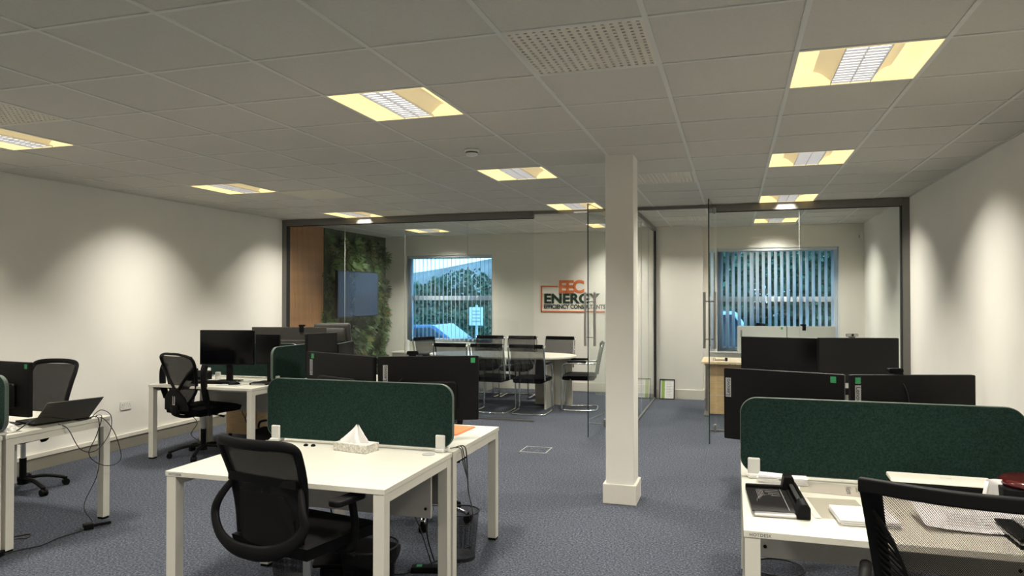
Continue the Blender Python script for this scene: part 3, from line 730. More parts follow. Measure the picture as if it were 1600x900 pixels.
def chair_flip(label, loc, rz):
    """narrow-waisted mesh chair with its arms flipped up"""
    t = thing('office_chair', label, 'office chair', loc, rz)
    star_base(t); chair_mech(t); seat_pad(t, .52, .50)
    b = bpy.data.objects.new('backrest', None); COL.objects.link(b); b.parent = t
    c, P, W_ = mesh_back(t, .47, .30, .54, 1.02, bow=.045); c.obj('mesh_panel', 'chairmesh_dense', b, smooth=True)
    fr = MB(); path = spline([P(.15, .56), P(0, .68), P(0, .85), P(.02, .99), P(.25, 1.035), P(.5, 1.04), P(.75, 1.035), P(.98, .99), P(1, .85), P(1, .68), P(.85, .56)], 5)
    fr.sweep(path, .013, .018, up=(0, 1, 0)); fr.obj('frame', 'black', b, smooth=True)
    c = MB()
    for s in (-1, 1): c.sweep(spline([P(.5 + s * .5, .90) + Vector((0, -.02, 0)), P(.5 + s * .25, .78) + Vector((0, -.03, 0)), P(.5 + s * .06, .68) + Vector((0, -.03, 0)), (0, -.33, .60)], 5), .016, .012, up=(0, 1, 0))
    c.obj('y_brace', 'black', b, smooth=True)
    c = MB(); c.prism([(-.17, .49), (.17, .49), (.14, .62), (.05, .70), (-.05, .70), (-.14, .62)], 0, .03, lambda u, v, q: (u, back_y(v) - .055 - q, v)); lp = c.obj('lumbar_shell', 'black', b, bevel=.01)
    c = MB(); yy = back_y(.6) - .088
    for x0, x1, z0, z1 in ((-.014, -.010, .55, .65), (.010, .014, .55, .65), (-.014, .014, .55, .554), (-.014, .014, .646, .65)): c.box(x0, x1, yy - .003, yy, z0, z1)
    q = c.obj('slot_trim', 'plastic', lp); q['label'] = 'white slot outline'
    c = MB(); c.sweep(spline([(0, .0, .43), (0, -.2, .42), (0, -.32, .46), (0, -.335, .55)], 5), .055, .016); c.obj('back_bracket', 'black', b)
    for s in (-1, 1):
        c = MB(); c.sweep(spline([(s * .23, -.12, .45), (s * .285, -.17, .50), (s * .29, -.20, .60)], 5), .026, .016, up=(0, 1, 0)); a = c.obj('armrest', 'black', t, smooth=True)
        q = MB(); q.sweep(spline([(s * .29, -.20, .59), (s * .30, -.235, .72), (s * .295, -.24, .86), (s * .285, -.215, .93)], 6), .026, .034, up=(0, 1, 0)); q.obj('arm_pad', 'black', a, smooth=True)
    return t
chair_ring('black mesh office chair with a hooped lower back at the tissue box desk', (-1.93, 2.98, 0), -.19)
chair_wing('black office chair with open mesh back at the paper trimmer desk', (.69, 2.61, 0), -.22, w=.49, z1=1.03)
chair_flip('black office chair with flipped up arms by the left wall desk', (-5.08, 6.0, 0), -.19)
cl = chair_wing('black mesh chair facing the viewer behind the laptop desk', (-5.56, 4.47, 0), PI + .12, z1=1.01, w=.46, rounded=True, wb=.30, m='chairmesh_dense')
c5 = chair_wing('black office chair with chrome star base under the tissue box bench', (-2.10, 4.78, 0), PI + .3, z1=.99)
for ob in list(COL.objects):
    if ob.parent == c5 and ob.name.startswith(('leg', 'hub')):
        ob.data.materials[0] = M['chrome']; 
chair_wing('black office chair standing before the black screens beyond the right bench', (.62, 5.25, 0), .1, z1=1.0)
c7 = chair_wing('black office chair behind the white monitors in the private office', (.02, 11.05, 0), PI / 2 + .15, z1=1.18)
# high-backed executive chair
t = thing('executive_chair', 'high backed grey leather executive chair before the glass partition', 'office chair', (-4.57, 7.85, 0), .12)
star_base(t, 'black'); chair_mech(t); seat_pad(t, .52, .50, m='leather')
c = MB(); c.grid(lambda u, v: ((u - .5) * (.47 - .05 * abs(v - .5)), -.24 - .10 * v - .02 * math.sin(v * 9), .50 + .78 * v), 12, 14)
bk = c.obj('backrest', 'leather', t, thick=.075, bevel=.03, smooth=True, seg=4)
c = MB(); c.grid(lambda u, v: ((u - .5) * .36, -.285 - .02 * math.sin(v * PI) - .08, 1.06 + .17 * v), 8, 6); c.obj('headrest', 'leather', bk, thick=.05, bevel=.02, smooth=True)
for s in (-1, 1):
    c = MB(); c.sweep(spline([(s * .2, .1, .44), (s * .29, .1, .5), (s * .30, .1, .64), (s * .30, -.1, .68), (s * .26, -.25, .66)], 6), .025, .02, up=(1, 0, 0)); c.obj('armrest', 'black', t, smooth=True)

# ------------------------------------------------------------------ meeting room
t = thing('meeting_table', 'long white oval meeting table in the glazed room', 'table', (-3.30, 10.20, 0))
A, B = 1.11, .55
el = [(A * math.copysign(abs(math.cos(a)) ** .85, math.cos(a)), B * math.copysign(abs(math.sin(a)) ** .75, math.sin(a))) for a in [2 * PI * k / 64 for k in range(64)]]
MB().prism(el, .715, .74, lambda u, v, q: (u, v, q)).obj('tabletop', 'desk', t, bevel=.003)
for s in (-1, 1):
    c = MB(); c.box(s * .75 - .014, s * .75 + .014, -.34, .30, 0, .715); c.box(s * .75 - .28, s * .75 + .28, .16, .185, 0, .715)
    c.obj('pedestal', 'deskleg', t, bevel=.002)
def meeting_chair(label, loc, rz):
    t = thing('meeting_chair', label, 'chair', loc, rz, 'meeting chairs round the oval table')
    for s in (-1, 1):
        pts = spline([(s * .242, -.335, .94), (s * .244, -.28, .70), (s * .240, -.24, .47)], 4)
        c = MB(); c.sweep(pts, .012, up=(0, 1, 0)); c.obj('back_tube', 'chrome', t, smooth=True)
    R = .012; pts = []
    for s in (-1, 1):
        seq = [(s * .23, -.24, .66), (s * .235, -.02, .665), (s * .235, .17, .66), (s * .235, .225, .61), (s * .235, .23, .35), (s * .235, .23, .06), (s * .235, .19, .013), (s * .235, -.15, .013), (s * .22, -.225, .013), (s * .12, -.25, .013), (0, -.25, .013)]
        pts.append(spline(seq, 4))
    c = MB(); c.sweep(pts[0] + pts[1][::-1][1:], R, up=(0, .02, 1)); c.obj('cantilever_frame', 'chrome', t, smooth=True)
    c = MB(); c.box(-.235, .235, .10, .115, .43, .445); c.obj('seat_rail', 'chrome', t)
    for s in (-1, 1):
        c = MB(); c.prism(rrect(.04, .26, .02, 5), .676, .698, lambda u, v, q: (s * .235 + u, v + .02, q)); c.obj('arm_pad', 'black', t)
    seat_pad(t, .46, .46, z=.455, m='fabric').location = (0, 0, 0)
    c = MB(); c.grid(lambda u, v: ((u - .5) * .455, -.226 - .075 * (v ** 1.3) - .012 * math.sin(u * PI), .49 + .44 * v), 8, 8); mp_ = c.obj('mesh_back', 'chairmesh_mid', t, smooth=True)
    c = MB(); c.box(-.235, .235, -.325, -.295, .90, .955); c.obj('top_rail', 'black', t, bevel=.01)
    return t
mc = meeting_chair('mesh meeting chair with its back to the glass, nearest the table end', (-2.66, 9.55, 0), .03)
for lab, loc, rz in (
    ('mesh meeting chair with its back to the glass, middle of the near row', (-3.20, 9.55, 0), -.02),
    ('mesh meeting chair with its back to the glass, farthest left of the near row', (-3.74, 9.53, 0), .03),
    ('mesh meeting chair facing the viewer in front of the window edge', (-3.86, 10.98, 0), PI),
    ('mesh meeting chair facing the viewer, middle of the far row', (-3.30, 11.0, 0), PI + .03),
    ('mesh meeting chair facing the viewer under the wall logo', (-2.70, 11.03, 0), PI - .05),
    ('mesh meeting chair side on at the right end of the oval table', (-2.10, 10.08, 0), PI / 2 + .12),
    ('mesh meeting chair at the far left end of the oval table', (-4.42, 10.45, 0), -PI / 2 - .35)):
    dup(mc, loc, rz, lab)
t = thing('storage_cabinet', 'low grey cabinet with white top under the meeting room window', 'cabinet', (-4.88, 11.72, 0))
box('carcass', 'modesty', -.88, .88, -.2, .2, .0, .60, t, .003); box('worktop', 'desk', -.90, .90, -.22, .2, .60, .625, t, .003)
for k in range(4):
    d_ = box('door', 'modesty', -.86 + k * .43, -.86 + k * .43 + .42, -.216, -.201, .04, .59, t, .002); box('handle', 'steel', -.86 + k * .43 + .37, -.86 + k * .43 + .38, -.235, -.216, .35, .48, d_)
t = thing('air_purifier', 'slim white tower device on the cabinet by the window', 'device', (-5.52, 11.62, .625))
MB().prism(rrect(.085, .085, .03, 5), 0, .20, lambda u, v, q: (u, v, q)).obj('body', 'plastic', t, bevel=.005); MB().prism(rrect(.10, .10, .04, 5), 0, .012, lambda u, v, q: (u, v, q)).obj('foot', 'plastic', t)
# slatted oak wall panel
t = thing('slatted_wall_panel', 'vertical oak slat panel on the meeting room side wall', 'wall panel', (XL, 0, 0))
box('backing', 'slatback', 0, .012, YG + .06, 9.86, .15, CEIL - .005, t)
sl0 = None; y = YG + .075; n_ = 0
while y < 9.85:
    if sl0 is None: sl0 = MB().box(.012, .034, -.0125, .0125, .151, CEIL - .006).obj('slat', 'slat', t, bevel=.002); sl = sl0
    else: sl = sl0.copy(); COL.objects.link(sl); sl.parent = t
    sl.location = (0, y, 0); y += .0375; n_ += 1
# living wall
def blade(c, p, d, up, L, w):
    d = d.normalized(); sd = d.cross(up)
    if sd.length < .01: sd = d.orthogonal()
    sd.normalize(); q = p + d * L * .55 + up * .0; tip = p + d * L - Vector((0, 0, L * .22))
    c.add([p, q + sd * w, tip, q - sd * w], [(0, 1, 2, 3)])
t = thing('living_wall', 'green artificial plant wall covering the meeting room side wall', 'plant wall', (XL, 0, 0))
box('backing', 'leafA', 0, .03, 9.87, 11.93, .02, CEIL - .01, t)
rnd = random.Random(3); Ls = {k: MB() for k in ('leafA', 'leafB', 'leafC', 'leafD')}
cl_ = [(rnd.uniform(9.88, 11.9), rnd.uniform(.05, CEIL - .08), rnd.choice(['A', 'A', 'B', 'B', 'B', 'C']), rnd.uniform(.05, .16)) for _ in range(330)]
cl_ += [(rnd.uniform(9.9, 11.9), rnd.uniform(.5, 2.2), 'D', .10) for _ in range(5)]
for (y, z, k, L) in cl_:
    for q in range(34):
        a = rnd.uniform(0, 2 * PI); r_ = rnd.uniform(0, .07)
        p_ = Vector((.03 + rnd.uniform(0, .04), y + r_ * math.cos(a), min(CEIL - .06, z + r_ * math.sin(a))))
        d_ = Vector((rnd.uniform(.35, 1.3), math.cos(a), math.sin(a) + .25))
        if 9.85 < y < 11.32 and 1.2 < z < 2.07: d_.x = .12; p_.x = .032
        blade(Ls['leaf' + k], p_, d_, Vector((1, 0, .3)), L * rnd.uniform(.6, 1.15) * (1 if p_.z < CEIL - .15 else .5), L * rnd.choice((.05, .08, .16)))
for k, nm in (('leafA', 'dark_foliage'), ('leafB', 'green_foliage'), ('leafC', 'olive_foliage'), ('leafD', 'rust_foliage')):
    tag(Ls[k].obj(nm, k, t), kind='stuff')
t = thing('television', 'flat black television mounted on the green plant wall', 'television', (XL + .235, 10.585, 1.635), PI / 2)
# faces +x : local -y -> +x
MB().prism(rrect(1.33, .745, .01, 3), 0, .045, lambda u, v, q: (u, q, v)).obj('casing', 'blackm', t)
MB().prism(rrect(1.305, .72, .005, 3), -.003, 0, lambda u, v, q: (u, q, v)).obj('screen_panel', mat('tv_glass', (.02, .035, .07), .12, noise=.02, spec=.7), t)
box('wall_bracket', 'black', -.2, .2, .045, .18, -.2, .2, t)
# wall logo
t = thing('wall_logo', 'orange and dark green company logo lettering on the meeting room wall', 'wall sign', (-3.17, YBL - .002, 1.33))
c = MB(); B_ = .022
for x0, x1, z0, z1 in ((0, B_, 0, .45), (0, .30, .45 - B_, .45), (0, 1.10, 0, B_)): c.box(x0, x1, -.012, 0, z0, z1)
c.obj('border', 'logo_o', t)
text('initials', 'EEC', .29, 'logo_o', t, (.31, -.001, .335), (PI / 2, 0, 0), ext=.006, off=.011, sx=.98, sp=.86)
text('title', 'ENERGY', .225, 'logo_g', t, (.05, -.001, .155), (PI / 2, 0, 0), ext=.006, off=.009, sx=1.12, sp=1.02)
text('subtitle', 'EFFICIENCY CONSULTANTS', .098, 'logo_g', t, (.05, -.001, .06), (PI / 2, 0, 0), ext=.004, off=.0028, sx=.86, sp=1.0)

# ------------------------------------------------------------------ private office
t = thing('wooden_desk', 'pale wood desk with silver legs in the private office', 'desk', (.42, 10.28, 0))
box('tabletop', 'wood2', -.84, .84, -.40, .40, .705, .73, t, .003)
for s in (-1, 1):
    c = MB(); x = s * .78; c.box(x - .02, x + .02, -.06, .06, .03, .70); c.box(x - .03, x + .03, -.36, .36, 0, .03); c.box(x - .02, x + .02, -.36, .36, .675, .704); c.obj('leg', 'steel', t, bevel=.006)
box('modesty_panel', 'wood', -.755, .755, -.285, -.265, .28, .69, t, .002)
box('lower_panel', 'wood', -.755, .755, -.29, -.27, .03, .272, t, .002)
monitor('white backed monitor in the private office, left of a pair', (.037, 9.98), (.645, 10.05), 1.205, .36, body='whitemon', stickers=(('l', -.26), ('g', .25)))
monitor('white backed monitor in the private office, right of a pair', (.655, 10.06), (1.25, 10.22), 1.205, .36, body='whitemon')
webcam('small black webcam on the white monitors in the private office', (.86, 10.12, 1.206), .26)
t = thing('headset', 'black headset lying on the pale wood desk', 'headset', (-.18, 10.0, .731), .3)
MB().sweep([(.08 * math.cos(a), .07 * math.sin(a), .012) for a in [PI * k / 12 for k in range(13)]], .008, .006).obj('headband', 'black', t)
for s in (-1, 1): MB().cyl((s * .08 - .012, 0, .025), (s * .08 + .012, 0, .025), .024).obj('ear_cup', 'black', t)
def certificate(label, x, y, rz, tilt):
    t = thing('framed_certificate', label, 'picture frame', (x, y, 0), rz); t.rotation_euler = (-tilt, 0, rz)
    c = MB(); W2, Hh = .115, .315
    for x0, x1, z0, z1 in ((-W2, -W2 + .014, 0, Hh), (W2 - .014, W2, 0, Hh), (-W2, W2, 0, .014), (-W2, W2, Hh - .014, Hh)): c.box(x0, x1, -.018, 0, z0, z1)
    c.obj('frame', 'frame_k', t, bevel=.002)
    box('sheet', 'paper', -W2 + .01, W2 - .01, -.008, -.002, .01, Hh - .01, t); q = box('green_band', 'cert_g', -.085, -.035, -.0095, -.008, .014, Hh - .014, t)
    c = MB()
    for k in range(9): c.box(-.01, .075 - .01 * (k % 3), -.0095, -.008, .05 + k * .025, .056 + k * .025)
    c.obj('print', 'tag', t)
certificate('small black framed certificate leaning at the foot of the office pier', -1.0, 11.40, 0, .22)

# ------------------------------------------------------------------ things on desks
t = thing('tissue_box', 'patterned tissue box with a white tissue pulled up', 'tissue box', (-2.02, 3.60, HT), -.20)
def tissue_pat():
    m = mat('tissue_box_print', (.62, .60, .54), .6, noise=.35, nscale=90); return m
MB().box(-.115, .115, -.058, .058, 0, .046).obj('carton', tissue_pat(), t, bevel=.002)
c = MB(); rnd = random.Random(5)
def tis(u, v):
    a = 2 * PI * u; r_ = (.062 * (1 - v) ** 1.0 + .006) * (1 + .35 * math.sin(5 * a + 3 * v)); return (r_ * math.cos(a) * 1.25 + .03 * v - .02, r_ * math.sin(a) * .5, .046 + v * .10 - .02 * abs(math.sin(2 * a)) * v)
c.grid(tis, 40, 10); c.obj('tissue', 'paper', t, smooth=False)
t = thing('folder', 'orange card folder on the far desk corner', 'folder', (-1.79, 4.32, HT), -.05)
MB().prism(rrect(.32, .31, .015, 4), 0, .004, lambda u, v, q: (u, v, q)).obj('cover', 'orange', t); MB().prism(rrect(.31, .30, .01, 4), .0042, .007, lambda u, v, q: (u - .004, v, q)).obj('flap', 'orange', t)
tag(MB().prism(rrect(.16, .26, .002, 2), 0, .002, lambda u, v, q: (u - 1.75, v + 4.01, q + HT)).obj('paper_sheet', 'paper'), 'white sheet lying below the orange folder on the far desk', 'paper')
# keyboard, mouse, pad on left wall desk
def keyboard(label, loc, rz):
    t = thing('keyboard', label, 'keyboard', loc, rz); box('body', 'black', -.22, .22, -.065, .065, 0, .016, t, .004)
    c = MB()
    for r_ in range(5):
        for k in range(20): c.box(-.212 + k * .0213, -.212 + k * .0213 + .018, -.058 + r_ * .0235, -.058 + r_ * .0235 + .02, .016, .024)
    c.obj('keys', 'blackm', t); return t
keyboard('black keyboard in front of the large monitor by the left wall', (-4.93, 5.98, HT), .15)
def mouse(label, loc, rz):
    t = thing('computer_mouse', label, 'mouse', loc, rz)
    c = MB(); c.grid(lambda u, v: (.031 * math.cos(PI * u) * (math.sin(PI * min(max(v, .02), .98)) ** .5), (v - .5) * .11, .034 * math.sin(PI * u) * (math.sin(PI * min(max(v, .02), .98)) ** .6)), 12, 12); c.obj('shell', 'black', t, smooth=True)
    box('scroll_wheel', 'tag', -.003, .003, .02, .035, .026, .036, t); return t
mouse('black mouse on a pad beside the keyboard by the left wall', (-4.66, 5.93, HT + .003), -.8)
tag(MB().prism(rrect(.24, .2, .01, 4), 0, .003, lambda u, v, q: (u - 4.68, v + 5.93, q + HT)).obj('mouse_pad', 'tag'), 'thin grey mouse pad on the desk by the left wall', 'mouse pad')
t = thing('phone_charger', 'small white charger block standing behind the keyboard', 'charger', (-5.12, 6.26, HT)); MB().prism(rrect(.05, .04, .01, 4), 0, .075, lambda u, v, q: (u, v, q)).obj('body', 'plastic', t, bevel=.004); box('cap', 'paper', -.02, .02, -.015, .015, .075, .08, t)
t = thing('docking_station', 'flat black docking station on the left bench corner', 'docking station', (-4.43, 6.02, HT), .2); box('body', 'black', -.09, .09, -.05, .05, 0, .022, t, .006); box('port_strip', 'tag', -.07, .07, -.052, -.049, .007, .014, t)
t = thing('desk_phone', 'dark handset phone behind the chair on the left wall desk', 'phone', (-5.30, 6.18, HT), .1); MB().prism([(-.09, 0), (.09, 0), (.09, .09), (-.09, .04)], -.1, .1, lambda u, v, q: (q, u, v)).obj('body', 'black', t, bevel=.005)
c = MB(); c.sweep(spline([(-.07, -.07, .06), (-.07, 0, .085), (-.07, .07, .10)], 4), .025, .015); c.obj('handset', 'black', t)
# laptop on left bench
t = thing('laptop', 'dark grey laptop open on the left desk with its lid to the viewer', 'laptop', (-4.50, 3.835, HT), 1.30 + PI)
box('base', 'black', -.18, .18, -.125, .125, .004, .018, t, .003)
c = MB(); c.box(-.18, .18, 0, .006, 0, .24, Matrix.Translation((0, .125, .018)) @ Matrix.Rotation(-.88, 4, 'X')); c.obj('lid', 'lidgrey', t, bevel=.002)
c = MB(); c.box(-.172, .172, -.0015, -.0003, .008, .232, Matrix.Translation((0, .125, .018)) @ Matrix.Rotation(-.88, 4, 'X')); c.obj('screen_panel', 'screen', t)
c = MB()
for r_ in range(5):
    for k in range(14): c.box(-.155 + k * .0222, -.155 + k * .0222 + .018, -.02 + r_ * .022, -.02 + r_ * .022 + .018, .018, .020)
c.obj('keys', 'blackm', t)
t = thing('plastic_bag', 'crumpled clear plastic bag under the left edge monitor', 'bag', (-4.46, 3.44, HT))
c = MB(); rnd = random.Random(9); pts = {}
def bagf(u, v):
    return ((u - .5) * .22, (v - .5) * .12, .004 + .05 * math.sin(PI * u) * math.sin(PI * v) + rnd.uniform(0, .022) * (1 if 0 < u < 1 and 0 < v < 1 else 0))
c.grid(bagf, 14, 9); c.obj('film', mat('crinkled_film', (.62, .61, .56), .25, noise=.3, nscale=60), t)
MB().sweep(spline([(-.11, -.06, .004), (0, -.07, .006), (.11, -.055, .004)], 4), .003).obj('hem', 'plastic', t)
# right desk ------------------------------------------------
t = thing('paper_trimmer', 'black desktop paper trimmer with a printed measuring board', 'paper trimmer', (.155, 3.20, HT), .06)
box('board', 'blackm', -.10, .065, -.19, .17, .006, .016, t, .002)
c = MB(); c.prism([(.06, .0), (.11, .0), (.11, .045), (.095, .06), (.075, .06), (.06, .02)], -.225, -.13, lambda u, v, q: (u, q, v)); c.prism([(.06, .0), (.11, .0), (.11, .03), (.095, .075), (.06, .075), (.05, .02)], .15, .215, lambda u, v, q: (u, q, v))
c.box(.065, .105, -.14, .16, 0, .02); c.obj('end_block', 'black', t, bevel=.005)
box('cutting_rail', 'steel', .078, .094, -.14, .16, .036, .044, t, .002)
box('rail_edge', 'black', .098, .106, -.14, .16, .02, .05, t)
c = MB(); c.box(-.10, .06, -.225, -.175, 0, .014, None); c.obj('front_guide', 'steel', t, bevel=.006)
c = MB(); c.box(-.10, .06, .165, .185, 0, .03); c.obj('paper_stop', 'black', t, bevel=.004)
c = MB()
for k in range(5): c.box(-.06 + k * .006, -.059 + k * .006, -.02 + k * .02, .14, .0162, .0168)
for k in range(4): c.box(-.035 + k * .01, .03, .135 - k * .03, .137 - k * .03, .0162, .0168)
for k in range(14):
    a = PI / 2 + PI / 2 * k / 13; c.box(.0 + .07 * math.cos(a) - .001, .0 + .07 * math.cos(a) + .001, -.05 + .11 * math.sin(a), -.046 + .11 * math.sin(a), .0162, .0168)
c.box(.040, .0415, -.17, .16, .0162, .0168); c.obj('measuring_print', 'tag', t)
def cards(label, loc, rz, n, fan):
    t = thing('card_stack', label, 'cards', loc, rz)
    for k in range(n):
        q = MB().box(-.05, .05, -.036, .036, k * .0042, k * .0042 + .0032).obj('card', 'paper', t); q.location = (random.uniform(-fan, fan), random.uniform(-fan, fan), 0); q.rotation_euler = (0, 0, random.uniform(-.12, .12))
    c = MB()
    for k in range(4): c.box(-.035, .02 + .01 * (k % 2), -.02 + k * .012, -.018 + k * .012, n * .0042 - .0012, n * .0042 - .0006)
    c.obj('print', 'tag', t)
cards('fanned stack of white cards beside the screen clamp, left pile', (.155, 3.545, HT), -.15, 9, .006)
cards('short stack of white cards behind the paper trimmer, right pile', (.262, 3.54, HT), .05, 8, .003)
t = thing('plastic_wallet', 'clear plastic wallet holding a pale printed sheet', 'plastic wallet', (.43, 3.49, HT), -.08)
MB().box(-.105, .115, -.085, .085, .0002, .001).obj('sheet', 'lav', t)
MB().box(-.15, .12, -.10, .10, .0014, .0022).obj('film', 'wallet', t)
text('print', 'Welcome', .034, 'ink', t, (.04, .075, .0011), (0, 0, -PI / 2), ext=.0001, off=.0004)
text('print', 'to the office team', .012, 'ink', t, (.08, .07, .0011), (0, 0, -PI / 2), ext=.0001)
t = thing('plastic_wallet', 'empty clear plastic wallet lying in front of the printed one', 'plastic wallet', (.40, 3.18, HT), .1)
MB().box(-.12, .10, -.15, .15, .0004, .0012).obj('film', 'wallet', t); box('binding_strip', 'lav', -.12, -.095, -.15, .15, .0012, .0018, t)
def stack(name, label, loc, rz, w, d, n, m='paper', lines=8):
    t = thing(name, label, 'papers', loc, rz)
    for k in range(n):
        q = MB().box(-w / 2, w / 2, -d / 2, d / 2, k * .004, k * .004 + .0034).obj('sheet', m, t); q.location = (random.uniform(-.006, .006), random.uniform(-.006, .006), 0); q.rotation_euler = (0, 0, random.uniform(-.04, .04))
    c = MB()
    for k in range(lines): c.box(-w * .38 + k * w * .09, -w * .38 + k * w * .09 + .002, -d * .3, d * (.1 + .12 * (k % 3)), n * .004 - .0006, n * .004)
    c.obj('print', 'tag', t); return t
stack('paper_stack', 'stack of white printed sheets seen through the chair mesh', (.475, 3.06, HT), .08, .21, .20, 6)
t = thing('loose_paper', 'curled white printed sheet propped at the right of the desk', 'paper', (.86, 3.09, HT), .05)
c = MB(); c.grid(lambda u, v: ((u - .5) * .40, (v - .5) * .22, .008 + .035 * (2 * u - 1) ** 2 * (.4 + .6 * v) + .02 * v), 16, 6); c.obj('sheet', 'paper', t, smooth=True)
c = MB()
for k in range(5):
    c.grid(lambda u, v: ((.2 + .5 * u - .5 + .02 * k) * .40, (.2 + .13 * k + .02 * v - .5) * .22, .0095 + .035 * (2 * (.2 + .5 * u + .02 * k) - 1) ** 2 * (.4 + .6 * (.2 + .13 * k)) + .02 * (.2 + .13 * k)), 8, 1)
c.obj('print', 'tag', t)
t = thing('laminator', 'long black laminator with a white top under the green screen', 'laminator', (.83, 3.47, HT), -.02)
box('body', 'black', -.19, .19, -.055, .055, .004, .07, t, .008)
c = MB(); c.prism([(-.062, .07), (.062, .07), (.055, .09), (-.045, .086)], -.195, .195, lambda u, v, q: (q, u, v)); c.obj('top_cover', 'desk', t, bevel=.006)
box('feed_slot', 'slit', -.15, .17, -.058, -.054, .042, .048, t); text('print', 'Compact', .012, 'tag', t, (-.0, -.01, .0895), (0, 0, 0), ext=.0002)
t = thing('paper_roll', 'white curled paper leaning by the dark red tub', 'paper', (.985, 3.33, HT), .1)
c = MB(); c.grid(lambda u, v: (.045 * math.cos(PI * (.15 + u)) + .02 * v, .035 * math.sin(PI * (.15 + u)), .12 * v), 12, 4); c.obj('sheet', 'paper', t, smooth=True, thick=.001); box('foot_fold', 'paper', -.045, .04, -.02, .03, 0, .003, t)
t = thing('storage_tub', 'black tub with a glossy dark red lid at the right edge', 'tub', (1.14, 3.38, HT))
MB().prism(rrect(.24, .20, .04, 6), 0, .10, lambda u, v, q: (u * (1 + .05 * q / .1), v * (1 + .05 * q / .1), q)).obj('body', 'black', t, bevel=.004)
MB().lathe([(.001, .102), (.115, .102), (.118, .115), (.105, .128), (.06, .122), (.001, .12)], n=32).obj('lid', 'red', t, smooth=True)
t = thing('document_tray', 'flat black and silver folders stacked at the right desk end', 'folders', (1.07, 2.97, HT), .03)
for k in range(3): MB().box(-.15, .15, -.12, .12, .0 + k * .014, .010 + k * .014).obj('folder', ('black', 'steel', 'black')[k], t, bevel=.002)
box('notebook', 'tag', -.10, .14, -.10, .1, .042, .05, t, .002)

# ------------------------------------------------------------------ floor things
def bin_(label, x, y, h=.28, r=.118):
    t = thing('waste_bin', label, 'waste bin', (x, y, 0), 0)
    MB().lathe([(r * .80, .02), (r, h)], n=36, cap=False).obj('mesh_side', 'binmesh', t, smooth=True)
    MB().lathe([(.001, 0), (r * .80, 0), (r * .81, .022), (r * .78, .022), (.001, .01)], n=36, cap=False).obj('base', 'tubmesh', t)
    MB().sweep([(r * math.cos(a), r * math.sin(a), h) for a in [2 * PI * k / 36 for k in range(36)]], .0045, closed=True, n=6).obj('rim', 'tubmesh', t, smooth=True)
bin_('black wire mesh bin beside the bench end leg, under the far desk', -1.60, 4.12, .285, .115)
bin_('wide black wire mesh bin under the tissue box desk by the foot rest', -1.84, 3.42, .285, .15)
bin_('black wire mesh bin behind the hooped chair stem', -2.36, 3.48, .28, .11)
bin_('black wire mesh bin under the paper trimmer desk', .20, 3.72, .28, .12)
t = thing('foot_rest', 'black foot rest on the carpet under the tissue box desk', 'foot rest', (-2.02, 3.62, 0), .05)
c = MB(); c.grid(lambda u, v: ((u - .5) * .46 * (1 - .15 * (2 * v - 1) ** 2), (v - .5) * .30, .13 + .05 * v - .02 * (2 * u - 1) ** 2), 12, 8); c.obj('platform', 'black', t, thick=.02, smooth=True, bevel=.004)
c = MB(); c.box(-.17, .17, -.12, .12, 0, .10); c.obj('base', 'black', t, bevel=.01)
# pedestal and black bag under left bench
t = thing('drawer_pedestal', 'wood drawer pedestal under the far left bench', 'drawer unit', (-5.42 + .12, 7.02, 0))
box('carcass', 'wood', -.15, .25, -.22, .22, .06, .52, t, .003)
for k in range(3):
    d_ = box('drawer', 'wood', -.145, .245, .221, .238, .07 + k * .15, .21 + k * .15, t, .002); box('handle', 'steel', .0, .10, .238, .25, .13 + k * .15, .14 + k * .15, d_)
c = MB()
for a_ in (-.12, .22):
    for b_ in (-.19, .19): c.cyl((a_, b_, 0), (a_, b_, .06), .02, n=10)
c.obj('caster', 'black', t)
t = thing('rucksack', 'slumped black bag on the carpet under the left wall desk', 'bag', (-4.58, 6.32, 0), .2)
c = MB(); c.grid(lambda u, v: (.2 * math.cos(2 * PI * u) * math.sin(PI * max(.01, min(.99, v))) ** .5, .14 * math.sin(2 * PI * u) * math.sin(PI * max(.01, min(.99, v))) ** .5, .26 * (1 - v) + .0), 20, 10); c.obj('body', 'fabric', t, smooth=True)
MB().sweep(spline([(-.08, 0, .25), (-.06, 0, .31), (.04, 0, .32), (.07, 0, .25)], 5), .012).obj('strap', 'fabric', t, smooth=True)
def cable(label, pts, r=.004, name='cable', parts=None):
    c = MB(); c.sweep(spline(pts, 8), r, n=6, up=(.13, .21, 1)); o = c.obj(name, 'cable', smooth=True); return tag(o, label, 'cable')
t_ = HT + .006
cable('black cable looping along the left desk past the laptop', [(-4.45, 3.40, t_), (-4.36, 3.45, t_), (-4.33, 3.52, .78), (-4.335, 3.62, .80), (-4.31, 3.75, .77), (-4.32, 3.88, t_), (-4.31, 3.97, t_)])
cable('thin black cable hanging from the left desk corner to the carpet', [(-4.33, 3.95, t_), (-4.285, 4.0, .74), (-4.275, 4.01, .60), (-4.28, 4.0, .35), (-4.29, 3.9, .15), (-4.25, 3.93, .03), (-4.22, 3.86, .004)], .003)
cable('thin black cable in a wide loop off the left desk end', [(-4.32, 3.72, t_), (-4.28, 3.76, .70), (-4.26, 3.84, .55), (-4.24, 3.95, .52), (-4.24, 4.06, .62), (-4.27, 4.10, .735), (-4.32, 4.06, .78), (-4.34, 4.0, t_)], .003)
cable('thin black cable loop hanging low beside the left desk leg', [(-4.33, 4.02, t_), (-4.28, 4.05, .72), (-4.25, 4.12, .60), (-4.22, 4.14, .42), (-4.24, 4.02, .40), (-4.25, 3.90, .50), (-4.27, 3.98, .62), (-4.28, 4.03, .745), (-4.33, 3.98, t_)], .003)
cable('black cable trailing across the carpet from the plug to the adaptor', [(-4.22, 3.82, .006), (-4.24, 3.66, .006), (-4.22, 3.52, .006), (-4.27, 3.42, .006), (-4.28, 3.32, .012)], .004)
